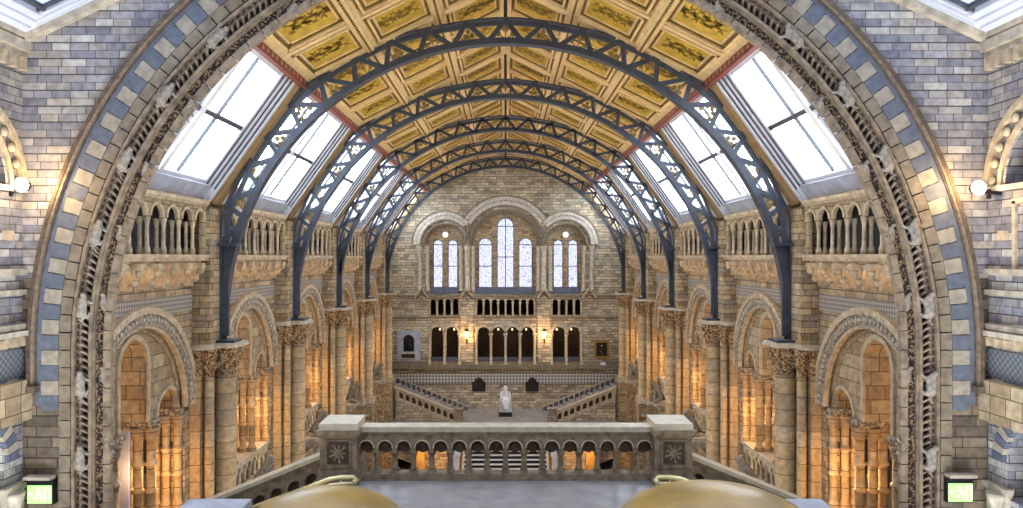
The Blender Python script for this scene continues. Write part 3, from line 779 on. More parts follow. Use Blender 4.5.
# ------------------------------------------------------------------ iron ribs
RI, ZI = 7.84, -1.86
OUT = [(0, 6.72), (2.7, 6.31), (4.2, 5.69), (5.2, 5.1), (6.05, 4.38), (6.98, 3.15), (7.52, 2.2), (7.93, 1.2), (7.99, 0.3), (7.99, -2.38)]
def lerp_curve(pts, t):
    return t
def resample(pts, n):
    # Catmull-Rom then even spacing
    P = []
    for i in range(len(pts) - 1):
        p0 = pts[max(i - 1, 0)] if i else (-pts[1][0], pts[1][1]); p1 = pts[i]; p2 = pts[i + 1]; p3 = pts[min(i + 2, len(pts) - 1)]
        for k in range(10):
            t = k / 10
            P.append(tuple(.5 * (2 * b_ + (c - a) * t + (2 * a - 5 * b_ + 4 * c - d) * t * t + (-a + 3 * b_ - 3 * c + d) * t ** 3) for a, b_, c, d in zip(p0, p1, p2, p3)))
    P.append(pts[-1]); return P
OC = resample(OUT, 0)
IC = [(RI * sin(a), ZI + RI * cos(a)) for a in [1.64 * k / 60 for k in range(61)]]
def at_len(C_, d):
    for a, b_ in zip(C_, C_[1:]):
        l = math.hypot(b_[0] - a[0], b_[1] - a[1])
        if d <= l: return (a[0] + (b_[0] - a[0]) * d / l, a[1] + (b_[1] - a[1]) * d / l)
        d -= l
    return C_[-1]
def ribbon(mb, C_, y0, y1, t, inward=True):
    """curved flange: strip of thickness t following the curve, both sides of the hall"""
    full = [(-x, z) for x, z in C_[::-1][:-1]] + list(C_)
    rows = []
    for i, (x, z) in enumerate(full):
        a = full[max(i - 1, 0)]; c = full[min(i + 1, len(full) - 1)]
        dx, dz = c[0] - a[0], c[1] - a[1]; l = math.hypot(dx, dz) or 1; nx, nz = -dz / l, dx / l
        rows.append([mb.p(x, y0, z), mb.p(x, y1, z), mb.p(x + nx * t, y1, z + nz * t), mb.p(x + nx * t, y0, z + nz * t)])
    for A, B_ in zip(rows, rows[1:]):
        for k in range(4): mb.face([A[k], A[(k + 1) % 4], B_[(k + 1) % 4], B_[k]])
    mb.face(rows[0]); mb.face(rows[-1][::-1])
def build_rib(y):
    t = thing('iron_roof_rib', '', 'roof rib', (0, y, -2.38))
    b = MB(); ribbon(b, OC, y - .06, y + .18, -.05); ribbon(b, [(x * .985, z - .1 * (1 if z > 0 else 0)) for x, z in OC if z > -2.3], y - .05, y + .05, -.12); obj('outer_chord', b, 'iron', t)
    b = MB(); ribbon(b, [p for p in IC if p[1] > -2.36], y - .06, y + .24, .05); ribbon(b, [(x * 1.005, z + .04) for x, z in IC if z > -2.3], y - .05, y + .05, .13); obj('inner_chord', b, 'iron', t)
    # solid web at the feet
    for s in (-1, 1):
        b = MB(); zz = [.34 - k * 2.7 / 14 for k in range(15)]
        inn = [sqrt(RI * RI - (z - ZI) ** 2) for z in zz]
        for yy in (y - .04, y + .04):
            for k in range(14): b.poly([(s * inn[k], yy, zz[k]), (s * 7.98, yy, zz[k]), (s * 7.98, yy, zz[k + 1]), (s * inn[k + 1], yy, zz[k + 1])])
        obj('web_plate', b, 'ironweb', t)
        b = MB(); b.box(*sorted((s * 7.45, s * 7.99)), y - .26, y + .26, .32, .38); b.box(*sorted((s * 7.5, s * 8.0)), y - .32, y + .32, -2.38, -2.3); obj('foot_plate', b, 'iron', t)
    # zigzag struts, ornaments in every upward triangle
    n = 10; lo_ = lambda C_: sum(math.hypot(q[0] - p[0], q[1] - p[1]) for p, q in zip(C_, C_[1:]) if q[1] > .36)
    step = lo_(OC) / n; sc = lo_(IC) / lo_(OC)
    def opt(k): x, z = at_len(OC, abs(k) * step); return (math.copysign(x, k) if k else 0, z)
    pass
    def ipt(k): x, z = at_len(IC, abs(k) * step * sc); return (math.copysign(x, k), z)
    for k in range(-n, n + 1):
        o = opt(k)
        for h in (k - .5, k + .5):
            if abs(h) > n: continue
            i_ = ipt(h)
            b = MB(); b.bar((o[0], y, o[1] - .06), (i_[0], y, i_[1] + .06), .13, .1); obj('strut', b, 'iron', t)
        if abs(k) < n:
            a, c = ipt(k - .5), ipt(k + .5); mid = ((a[0] + c[0]) / 2, (a[1] + c[1]) / 2)
            ux_, uz_ = o[0] - mid[0], o[1] - mid[1]; hgt = math.hypot(ux_, uz_); ux_ /= hgt; uz_ /= hgt
            def pt(p, q): return (mid[0] + uz_ * p + ux_ * q, y, mid[1] - ux_ * p + uz_ * q)
            b = MB()
            b.bar(pt(0, .04), pt(0, hgt * .8), .03, .05)
            if k % 2 == 0:
                for p, q, l_, an in ((-.02, .16, .22, 2.5), (.02, .16, .22, .64), (-.02, .34, .17, 2.2), (.02, .34, .17, .94)):
                    e = (p + l_ * cos(an), q + l_ * sin(an)); b.bar(pt(p, q), pt(*e), .025, .04); x_, _, z_ = pt(*e); b.ball((x_, y, z_), (.07, .03, .07), 7, 4)
                x_, _, z_ = pt(0, hgt * .62); b.ball((x_, y, z_), (.07, .03, .09), 7, 4)
            else:
                for p, q in ((-.17, .13), (.17, .13), (0, .13), (-.09, .29), (.09, .29), (0, .42)):
                    x_, _, z_ = pt(p, q); b.ball((x_, y, z_), (.075, .03, .075), 7, 4)
                    b.bar(pt(0, q - .08), pt(p, q), .02, .04) if p else None
            obj('foliage_ornament', b, 'irong', t)
    b = MB(); b.box(-.05, .05, y - .05, y + .05, 6.7, slope_z(0) - .1); obj('hanger', b, 'ironweb', t)
    return t
r0 = build_rib(RIBS[0]); r0['label'] = 'nearest and widest arched iron lattice rib spanning under the roof'; r0['group'] = 'iron ribs of the roof'
for i, l_ in enumerate(['second arched iron lattice rib behind the widest one', 'middle one of the five arched iron lattice ribs', 'fourth arched iron lattice rib, just before the farthest', 'farthest and smallest looking iron lattice rib, closest to the window wall']):
    dup(r0, (0, RIBS[i + 1], -2.38), 0, l_, 'iron ribs of the roof')

# ================================================================== FRONT WALL AND GREAT ARCH
D0 = 13.6; ZC = -1.757
def R(px, d): return px * d / F
XC = 9.12
def roof2(u): return 4.02 + .47 * (XC - abs(u))
b = MB()
b.plate(-XC, XC, -14.2, roof2, [(0, R(444, D0), ZC, -14.2)], D0, D0 + .5, 90)
wf = struct('wall_front', b, ['cool', 'brown'])
for p in wf.data.polygons:      # the lower courses take the darker brown blocks
    pass
me = wf.data
import bmesh
bm = bmesh.new(); bm.from_mesh(me)
bmesh.ops.bisect_plane(bm, geom=bm.verts[:] + bm.edges[:] + bm.faces[:], plane_co=(0, 0, 1.0), plane_no=(0, 0, 1))
bmesh.ops.bisect_plane(bm, geom=bm.verts[:] + bm.edges[:] + bm.faces[:], plane_co=(0, 0, -.4), plane_no=(0, 0, 1))
for fc in bm.faces:
    if fc.calc_center_median().z < -.4: fc.material_index = 1
bm.to_mesh(me); bm.free()
ZL = (257 - 385) / F * D0
def arch_part(name, r0, r1, w0, w1, mat, leg=-14.2, n=96):
    q = MB(); q.arc(0, ZC, r0, r1, 0, PI, w0, w1, n, leg=leg); return obj(name, q, mat, wf)
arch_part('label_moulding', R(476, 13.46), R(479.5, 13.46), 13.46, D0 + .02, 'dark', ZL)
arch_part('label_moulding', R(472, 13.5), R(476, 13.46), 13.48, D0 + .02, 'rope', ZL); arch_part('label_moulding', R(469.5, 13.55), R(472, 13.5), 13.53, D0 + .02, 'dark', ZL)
q = MB()
for s in (-1, 1): q.box(*sorted((s * R(468, 13.5), s * 9.1)), 13.4, D0 + .02, ZL - .12, ZL)
obj('label_stop', q, 'dark', wf)
q = MB(); q.arc(0, ZC, R(463, D0), R(469, D0), 0, PI, 13.57, D0 + .01, 96, leg=-2.8); obj('blue_band', q, 'blue', wf)
# alternating voussoirs, block by block
q = MB(); r0_, r1_ = R(446, D0), R(463, D0); stp = .285 / r0_; n = int(PI / stp); n += 1 - n % 2; stp = PI / n
for k in range(n):
    q.m = (k % 2); a = k * stp; q.arc(0, ZC, r0_, r1_, a + .0012, a + stp - .0012, 13.565, D0 + .01, 2)
for s in (-1, 1):
    for k in range(4):
        q.m = (k + 1) % 2; z = ZC - .285 * k; q.box(*sorted((s * r0_, s * r1_)), 13.565, D0 + .01, z - .28, z - .005)
obj('alternating_voussoirs', q, ['blue', 'cream'], wf)
q = MB(); ra, rb = R(434, D0), R(446, D0); n2 = int(PI * ra / .33)
for k in range(n2): q.arc(0, ZC, ra, rb - .012, PI * k / n2 + .0015, PI * (k + 1) / n2 - .0015, 13.56, D0 + .1, 2)
for s in (-1, 1):
    z = ZC
    while z > -14: q.box(*sorted((s * ra, s * (rb - .012))), 13.56, D0 + .1, z - .32, z - .01); z -= .33
obj('inner_voussoirs', q, 'vouss', wf)
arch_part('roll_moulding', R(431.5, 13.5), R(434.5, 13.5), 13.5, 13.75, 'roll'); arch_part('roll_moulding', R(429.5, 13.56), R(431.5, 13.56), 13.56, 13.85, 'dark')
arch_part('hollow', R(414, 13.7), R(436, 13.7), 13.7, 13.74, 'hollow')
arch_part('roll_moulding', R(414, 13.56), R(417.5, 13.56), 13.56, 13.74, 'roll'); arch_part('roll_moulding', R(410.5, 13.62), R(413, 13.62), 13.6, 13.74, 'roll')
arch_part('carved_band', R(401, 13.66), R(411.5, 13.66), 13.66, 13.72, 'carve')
q = MB(); ra, rb = R(395.5, 13.6), R(402.5, 13.6); n2 = int(PI * ra / .36)
for k in range(n2): q.arc(0, ZC, ra, rb, PI * k / n2 + .0012, PI * (k + 1) / n2 - .0012, 13.6, 13.72, 2)
for s in (-1, 1):
    z = ZC
    while z > -14: q.box(*sorted((s * ra, s * rb)), 13.6, 13.72, z - .35, z - .01); z -= .36
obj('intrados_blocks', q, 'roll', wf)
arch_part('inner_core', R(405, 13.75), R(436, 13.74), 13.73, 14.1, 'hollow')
# twisted leaf moulding in the hollow: slanting leaves in pairs
q = MB(); rm = R(424, 13.66)
def on_arch(r, d):     # d metres along from the left... returns (x,z,tangent angle)
    half = PI * r / 2
    if abs(d) <= half: a = d / r; return (r * sin(a), ZC + r * cos(a), a)
    s = math.copysign(1, d); return (s * r, ZC - (abs(d) - half), s * PI / 2)
tot = PI * rm / 2 + 4.6; nn = int(2 * tot / .135)
for k in range(nn):
    d = -tot + k * .135; x, z, a = on_arch(rm, d); tx, tz = cos(a), -sin(a); nx, nz = sin(a), cos(a)
    for e in (-1, 1):
        p0_ = (x + nx * .02 * e, 13.6, z + nz * .02 * e); p1_ = (x + nx * .125 * e + tx * .085 * math.copysign(1, d), 13.68, z + nz * .125 * e + tz * .085 * math.copysign(1, d))
        q.bar(p0_, p1_, .042, .06)
obj('leaf_moulding', q, 'rope', wf)
arch_part('leaf_stem', rm - .025, rm + .025, 13.62, 13.75, 'rope')

# climbing animals on the arch (local: body along +Z, belly towards +Y)
climber = skin_mesh('climbing_animal', [
    (0, -.10, -.16, .10), (0, -.13, 0, .10), (.01, -.12, .14, .085), (.03, -.14, .24, .06), (.05, -.2, .31, .075), (.07, -.27, .28, .04),
    (.12, -.08, -.2, .05), (.2, -.06, -.08, .035), (.22, -.02, -.2, .03), (-.12, -.08, -.2, .05), (-.2, -.06, -.1, .035), (-.22, -.02, -.22, .03),
    (.1, -.1, .16, .045), (.2, -.08, .1, .03), (.24, -.03, .2, .03), (-.1, -.1, .16, .045), (-.19, -.08, .22, .03), (-.2, -.03, .33, .03),
    (.0, -.06, -.3, .035), (.08, -.03, -.4, .025), (.18, -.02, -.42, .02)],
    [(0, 1), (1, 2), (2, 3), (3, 4), (4, 5), (0, 6), (6, 7), (7, 8), (0, 9), (9, 10), (10, 11), (2, 12), (12, 13), (13, 14), (2, 15), (15, 16), (16, 17), (0, 18), (18, 19), (19, 20)], 'beast')
words = ['lowest', 'second lowest', 'third from the bottom', 'fourth from the bottom', 'fifth from the bottom', 'sixth from the bottom', 'topmost']
for s in (-1, 1):
    nm = 'left' if s < 0 else 'right'
    for k, ang in enumerate((-19.5, -9.3, 5.8, 15.9, 26.5, 36.8, 47.3)):
        r = R(424, 13.6); a = math.radians(ang)
        if ang < 0: x, z, rr = s * r, (257 - (459 if k == 0 else 385)) / F * 13.6, 0
        else: x, z, rr = s * r * cos(a), ZC + r * sin(a), a
        mesh_thing('carved_monkey', climber, '%s carved monkey on the leaf moulding, %s side of the great arch' % (words[k], nm), 'sculpture', (x, 13.63, z), (0, -s * rr, 0), .85, 'carved monkeys in the moulding of the great arch')
    for k, (px, py) in enumerate(((115, 446), (111, 376), (111, 303), (127, 235), (152, 172), (196, 109), (297, 12))):
        d = 13.75; x = s * (505.5 - px + 3) * d / F; z = (257 - py) * d / F
        ang = math.atan2(max(0, z - ZC), abs(x))
        mesh_thing('carved_monkey', climber, '%s small monkey on the inner edge, %s side of the great arch' % (words[k], nm), 'sculpture', (x, 13.72, z), (0, -s * ang, s * .5), .6, 'carved monkeys along the inner edge of the great arch')

# ------------------------------------------------------------------ stair hall side walls (only their far ends are in view)
def hall_side(s, nm):
    T = (lambda u, w, z: (s * w, u, z))
    y0, y1 = -4.0, D0
    b = MB(T)
    b.plate(y0, y1, -5.2, -1.75, [(12.3, .78, -3.6, -4.4)], XC, XC + .5, 20)
    b.plate(y0, y1, -1.75, 4.02, [(11.9, 1.25, 1.25, 1.2), ] , XC, XC + .5, 20)
    b.box(y0, y1, XC, XC + .5, -14.2, -5.2)
    w = struct('wall_stair_hall_' + nm, b, 'cool')
    b = MB(T); b.box(y0, y1, XC - .16, XC + .1, 3.86, 4.05); b.box(y0, y1, XC - .08, XC + .1, 3.74, 3.86)
    for z, t_, p_ in ((1.26, .1, .1), (-.28, .12, .1), (-.66, .1, .08), (-1.42, .1, .2), (-1.3, .1, .14)): b.box(y0, y1, XC - p_, XC + .1, z - t_ / 2, z + t_ / 2)
    obj('string_course', b, 'palec', w)
    b = MB(T)
    y = y1 - .12
    while y > y0:
        b.box(y - .07, y + .07, XC - .12, XC + .02, 3.5, 3.74); b.box(y - .045, y + .045, XC - .14, XC + .02, -1.66, -1.5); y -= .26
    y = y1 - .12
    obj('corbel_row', b, 'pale', w)
    b = MB(T); b.box(y0, y1, XC - .03, XC + .02, -2.25, -1.72); obj('chequer_band', b, 'diapd', w)
    b = MB(T); b.box(y0, y1, XC - .18, XC + .02, -3.05, -2.3); obj('plain_blocks', b, 'block', w)
    b = MB(T); b.arc(11.9, 1.26, 1.6, 1.72, 0, PI, XC - .1, XC + .02, 24); b.arc(11.9, 1.26, 1.3, 1.4, 0, PI, XC - .05, XC + .02, 24)
    for k in range(15):
        a = PI * (k + .5) / 15; b.ball((11.9 + 1.5 * cos(a), XC - .06, 1.26 + 1.5 * sin(a)), (.085, .07, .085), 8, 5)
    obj('crocketed_arch', b, 'pale', w)
    b = MB(T); n = 18
    for k in range(n):
        b.m = k % 2; a = PI * k / n; b.arc(12.3, -3.75, .8, 1.08, a + .01, a + PI / n - .01, XC - .09, XC + .02, 2)
    obj('striped_arch', b, ['slateblue', 'cream'], w)
    b = MB(T); b.box(12.95, y1, XC - .12, XC + .02, -4.32, -4.2); b.box(13.0, 13.5, XC - .1, XC + .02, -5.2, -4.32); b.lathe(13.2, XC - .12, [(.05, -5.2), (.07, -4.7), (.16, -4.4), (.18, -4.32)], 10); obj('arch_bracket', b, 'palec', w)
    b = MB(T); b.box(y0, y1, XC + .35, XC + .4, -5, 4); obj('recess_backing', b, 'wall_dark', w)
    # square-headed panel below the crocketed arch
    b = MB(T); b.box(12.2, 12.9, XC - .05, XC + .02, .95, 1.05); b.box(12.82, 12.9, XC - .05, XC + .02, -.25, 1.0); b.box(13.05, 13.25, XC - .08, XC + .02, .3, .48); obj('panel_moulding', b, 'pale', w)
    return w
b = MB(); b.plate(-XC - .5, XC + .5, -14.2, roof2, [], -4.4, -4.0); struct('wall_behind', b, 'buff')
hs_l = hall_side(-1, 'left'); hs_r = hall_side(1, 'right')
# glazed roof of the stair hall against the front wall
b = MB(); bg = MB(); bb = MB(); bl = MB()
def r2box(mb, s, xa, xb, ya, yb, d0, d1):
    P = [mb.p(s * x, y, roof2(x) + d) for x in (xa, xb) for y in (ya, yb) for d in (d0, d1)]
    for q in ((0, 1, 3, 2), (4, 6, 7, 5), (0, 4, 5, 1), (2, 3, 7, 6), (0, 2, 6, 4), (1, 5, 7, 3)): mb.face([P[k] for k in q])
for s in (-1, 1):
    r2box(b, s, 0, XC, D0 - .16, D0 + .5, -.04, .12); r2box(b, s, 0, XC - .1, D0 - .1, D0 + .5, .12, .3)
    r2box(b, s, XC - .16, XC + .1, -4, D0, .0, .16)
    r2box(bb, s, 0, XC - .2, D0 - .44, D0 - .38, .22, .3); r2box(bb, s, XC - .66, XC - .6, -4, D0 - .3, .22, .3)
    r2box(bg, s, 0, XC - .3, -4, D0 - .2, .3, .31)
    # splayed pale linings
    for k in range(3):
        r2box(bl, s, 0, XC - .2 - .14 * k, D0 - .17 - .08 * k, D0 - .1 - .08 * k, .1 + .05 * k, .2 + .05 * k); r2box(bl, s, XC - .3 - .12 * k, XC - .18 - .12 * k, -4, D0 - .2, .08 + .05 * k, .18 + .05 * k)
wr = struct('trim_1', b, 'palec'); obj('glazing_bars', bb, 'bframe', wr); obj('pale_lining', bl, 'wframe', wr)
wn += 1; struct('window_%d' % wn, bg, 'hallglass')

# lamps either side of the great arch
for s, px, py in ((-1, 22, 185), (1, 978, 188)):
    nm = 'left' if s < 0 else 'right'; d = 13.25; x = (px - 505.5) * d / F; z = (257 - py) * d / F
    t = thing('spotlight', 'lit white spotlight on a dark bracket at the %s of the great arch' % nm, 'lamp', (x, d, z), 'spotlights beside the great arch')
    b = MB(); b.bar((x + s * .03, d, z - .06), (s * 9.1, d, z - .1), .06, .08, (0, 1, 0)); b.bar((x + s * .2, d, z - .02), (x + s * .2, d, z - .2), .05, .06); obj('bracket', b, 'black', t)
    b = MB(); b.lathe(x, d, [(.05, d + .0), (.11, d + .03), (.1, d + .12)], 12, 'y', z); obj('housing', b, 'black', t)
    b = MB(); b.ball((x, d - .02, z), (.13, .08, .13), 12, 8); obj('bulb', b, 'lampw', t)
# exit signs
for s, px, py in ((-1, 41.5, 493), (1, 958.5, 491)):
    nm = 'left' if s < 0 else 'right'; d = 13.5; k = d / F; cx = (px - 505.5) * k; cz = (257 - py) * k
    t = thing('exit_sign', 'small lit green exit sign on the brown wall at the %s' % nm, 'sign', (cx, d, cz), 'lit green exit signs')
    b = MB(); b.box(cx - .245, cx + .245, d - .05, D0, cz - .2, cz + .24); b.box(cx - .24, cx + .24, d - .12, D0, cz + .24, cz + .28); obj('casing', b, 'black', t)
    b = MB(); b.box(cx - .25, cx + .25, d - .16, d + .02, cz + .28, cz + .34); obj('hood', b, 'palec', t)
    b = MB(); b.box(cx - .225, cx + .225, d - .065, d - .05, cz - .18, cz + .16); fce = obj('face', b, 'sign', t)
    b = MB(); yy = d - .075
    def seg(a, c, w_=.022): b.bar((cx + a[0], yy, cz + a[1]), (cx + c[0], yy, cz + c[1]), w_, .008)
    e = -1
    b.lathe(cx - .02, 0, [(.022, yy - .004), (.022, yy + .004)], 10, 'y', cz + .1)
    seg((-.02, .07), (.0, -.01), .04); seg((-.01, .05), (-.07, .03)); seg((-.01, .05), (.05, .01)); seg((0, -.01), (-.05, -.07)); seg((-.05, -.07), (-.1, -.07)); seg((0, -.01), (.05, -.05)); seg((.05, -.05), (.05, -.12))
    seg((-.2, 0), (-.12, 0)); seg((-.2, 0), (-.165, .035)); seg((-.2, 0), (-.165, -.035))
    obj('running_figure_symbol', b, 'signw', fce); b = MB()
    seg((.11, .12), (.11, -.14)); seg((.11, .12), (.2, .12)); seg((.2, .12), (.2, -.14)); obj('doorway_symbol', b, 'signw', fce)

# ================================================================== BALCONY IN FRONT
DB = 14.33
b = MB(); b.box(-2.95, 2.95, 8.6, DB - .5, -4.8, -4.4); b.box(-3.75, 3.75, DB - .5, DB + .25, -4.9, -4.4)
struct('floor_landing', b, 'slate')
# steps from the landing up to the viewing floor, descending flights either side
b = MB()
for k in range(16): b.box(-2.9, 2.9, 8.6 - .35 * (k + 1), 8.6 - .35 * k, -4.8, -4.4 + .175 * (k + 1))
struct('trim_2', b, 'slate')
b = MB(); b.box(-4.5, 4.5, .0, 3.0, -1.9, -1.6); struct('floor_upper', b, 'slate')
for s in (-1, 1):
    b = MB()
    for k in range(9):
        x0, x1 = 2.95 + .36 * k, 2.95 + .36 * (k + 1)
        b.box(*sorted((s * x0, s * x1)), 12.2, DB - .13, -14.2, -4.4 - .15 * (k + 1))
    b.box(*sorted((s * 6.19, s * 7.8)), 12.2, DB - .13, -14.2, -5.75)
    struct('trim_%d' % (3 if s < 0 else 4), b, 'slate')
t = thing('balustrade', 'long stone balustrade with round arches closing the landing', 'balustrade', (0, DB, -4.4))
b = MB(); b.plate(-2.95, 2.95, -3.86, -3.5, [(.3655 * (k + .5), .135, -3.76, -9) for k in range(-8, 8)], DB - .13, DB + .13, 14); obj('arched_frieze', b, 'balu', t)
b = MB()
for k in range(-8, 8): b.arc(.3655 * (k + .5), -3.76, .135, .158, 0, PI, DB - .15, DB - .12, 12)
obj('arch_edging', b, 'pale', t)
b = MB(); b.box(-2.95, 2.95, DB - .19, DB + .19, -3.44, -3.34); obj('handrail', b, 'railtop', t)
b = MB(); b.box(-2.95, 2.95, DB - .16, DB + .16, -3.5, -3.44); obj('rail_moulding', b, 'balu', t)
b = MB(); b.box(-2.95, 2.95, DB - .18, DB + .18, -4.4, -4.32); b.box(-2.95, 2.95, DB - .15, DB + .15, -4.32, -4.28); obj('plinth', b, 'balu', t)
for k in range(-8, 8):
    x = .3655 * (k + .5); q = MB(); q.lathe(x, 0, [(.128, DB + .0), (.128, DB + .08)], 16, 'y', -3.76); q.lathe(x, 0, [(.06, DB - .03), (.07, DB + .01)], 10, 'y', -3.74)
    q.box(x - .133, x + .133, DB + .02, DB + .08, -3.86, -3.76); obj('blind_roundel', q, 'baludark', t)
for k in range(-8, 9):
    x = .3655 * k
    q = MB(); q.box(x - .075, x + .075, DB - .1, DB + .1, -4.28, -4.22)
    q.lathe(x, DB, [(.07, -4.22), (.07, -4.19), (.05, -4.17), (.058, -4.12), (.05, -4.0), (.045, -3.97), (.06, -3.95), (.075, -3.88)], 12)
    q.box(x - .08, x + .08, DB - .1, DB + .1, -3.88, -3.85); obj('baluster', q, 'balu', t)
# pedestals
def pedestal(x):
    t = thing('pedestal', '', 'pedestal', (x, DB, -4.4), 'carved pedestals at the ends of the balustrade')
    d0, d1 = DB - .38, DB + .38; w = .36
    b = MB(); b.box(x - w, x + w, d0, d1, -4.15, -3.45); obj('body', b, 'balu', t)
    b = MB(); b.box(x - .42, x + .42, d0 - .06, d1 + .06, -4.4, -4.27); b.box(x - .39, x + .39, d0 - .03, d1 + .03, -4.27, -4.15); obj('base', b, 'balu', t)
    b = MB(); b.box(x - .39, x + .39, d0 - .03, d1 + .03, -3.5, -3.44); b.box(x - .42, x + .42, d0 - .06, d1 + .06, -3.44, -3.36); obj('moulding', b, 'balu', t)
    b = MB(); b.box(x - .37, x + .37, d0 - .03, d1 + .03, -3.36, -3.23); obj('cap', b, 'railtop', t)
    b = MB()
    for a, c, e, f_ in ((-.25, .25, -3.57, -3.54), (-.25, .25, -4.08, -4.02), (-.25, -.21, -4.08, -3.54), (.21, .25, -4.08, -3.54)): b.box(x + a, x + c, d0 - .03, d0 + .01, e, f_)
    pn = obj('panel_frame', b, 'railtop' if False else 'balu', t)
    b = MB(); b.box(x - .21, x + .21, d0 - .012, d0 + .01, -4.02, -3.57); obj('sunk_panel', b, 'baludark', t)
    b = MB(); random.seed(5)
    b.ball((x, d0 - .02, -3.8), (.05, .03, .06), 8, 5)
    for k in range(9):
        a = 2 * PI * k / 9; l_ = .13 + .03 * (k % 2); b.bar((x, d0 - .02, -3.8), (x + l_ * cos(a), d0 - .025, -3.8 + l_ * 1.05 * sin(a)), .035, .03); b.ball((x + l_ * cos(a), d0 - .025, -3.8 + l_ * 1.05 * sin(a)), (.032, .02, .032), 6, 4)
    obj('leaf_carving', b, 'balu', t)
    return t
pd = pedestal(-3.24); pd['label'] = 'square stone pedestal with carved leaf panel at the left end of the balustrade'
dup(pd, (3.26, DB, -4.4), 0, 'square stone pedestal with carved leaf panel at the right end of the balustrade')
# raking balustrades down the side flights
for s in (-1, 1):
    nm = 'left' if s < 0 else 'right'; sl = .41
    T = lambda u, w, z: (s * (3.6 + u), w, z - sl * u)
    t = thing('raking_balustrade', 'raking stone balustrade with blind arches sloping down from the %s pedestal' % nm, 'balustrade', (s * 3.6, DB, -5), 'raking balustrades of the side flights')
    b = MB(T); b.plate(0, 3.6, -4.72, -4.02, [(.24 + .345 * k, .115, -4.3, -4.6) for k in range(10)], DB - .12, DB + .02, 12); b.box(0, 3.6, DB + .02, DB + .14, -4.72, -4.0); obj('arched_panel', b, ['balu'], t)
    b = MB(T); b.box(0, 3.6, DB - .2, DB + .2, -3.95, -3.87); obj('coping', b, 'railtop', t)
    b = MB(T); b.box(0, 3.6, DB - .16, DB + .16, -4.02, -3.95); b.box(0, 3.6, DB - .16, DB + .16, -4.84, -4.72); obj('moulding', b, 'balu', t)
    b = MB(T); b.box(0, 3.6, DB - .1, DB + .1, -12.72, -4.84); obj('string_wall', b, 'balu', t)
    b = MB(T)
    for k in range(10): b.box(.24 + .345 * k - .115, .24 + .345 * k + .115, DB + .005, DB + .025, -4.6, -4.19)
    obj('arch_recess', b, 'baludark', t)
# lower newel with pale top
for s, x0, x1 in ((-1, -5.86, -4.72), (1, 4.98, 5.86)):
    nm = 'left' if s < 0 else 'right'; d = 13.05
    t = thing('newel_pier', 'low newel with a pale flat top beside the %s raking balustrade' % nm, 'newel', ((x0 + x1) / 2, d, -7), 'flat topped newels of the side flights')
    b = MB(); b.box(x0, x1, d - .4, d + .35, -4.68, -4.5); obj('cap', b, 'sill', t)
    b = MB(); b.box(x0 + .08, x1 - .08, d - .32, d + .28, -7, -4.75); b.box(x0 + .04, x1 - .04, d - .36, d + .31, -4.75, -4.68); obj('body', b, 'balu', t)
# brass handrails
for s in (-1, 1):
    nm = 'left' if s < 0 else 'right'; d = 13.6; k = d / F
    X = lambda px: s * (505.5 - px) * k
    Zp = lambda py: (257 - py) * k
    t = thing('brass_handrail', 'brass handrail with a curled end descending at the foot of the %s pedestal' % nm, 'handrail', (X(341), d, -4.6), 'brass handrails')
    pts = [(X(354.5), d - .12, Zp(481)), (X(356.5), d - .03, Zp(479.5)), (X(353), d + .02, Zp(477.5)), (X(341), d, Zp(477.3)), (X(330), d, Zp(479.2)), (X(303), d, Zp(489.5)), (X(255), d, Zp(507)), (X(200), d, Zp(527))]
    b = MB(); b.tube(pts, .046, 10)
    b.tube([(X(354.5), d - .12, Zp(481)), (X(345), d - .12, Zp(481.4)), (X(332), d - .1, Zp(483)), (X(305), d - .08, Zp(492.5)), (X(255), d - .06, Zp(511))], .026, 10); obj('rail', b, 'brass', t)
    b = MB(); b.tube([(X(341), d, Zp(478)), (X(341), d, -4.75)], .016, 8); b.tube([(X(290), d, Zp(495)), (X(290), d, -5.35)], .016, 8); obj('post', b, 'brass', t)
# domed newel caps close to the viewer
for s, px, py, rr in ((-1, 324, 492, .285), (1, 717, 489, .335)):
    nm = 'left' if s < 0 else 'right'; d = 2.3; x = (px - 505.5) * d / F; zt = (257 - py) * d / F
    t = thing('domed_newel', 'large smooth tan domed newel top close by at the bottom %s' % nm, 'newel', (x, d, -1.6), 'domed newels at the head of the steps')
    b = MB(); prof = [(rr * .72, zt - .5), (rr * .72, zt - .3), (rr * .98, zt - .27), (rr, zt - .22), (rr, zt - .16)]
    prof += [(rr * cos(a) + .001, zt - .16 + .16 * sin(a)) for a in [PI / 2 * k / 12 for k in range(1, 13)]]
    b.lathe(x, d, prof, 48); obj('domed_cap', b, 'dome', t)
    b = MB(); b.lathe(x, d, [(rr * .9, -1.6), (rr * .9, -1.45), (rr * .6, -1.4), (rr * .6, zt - .5)], 32); obj('post', b, 'balu', t)

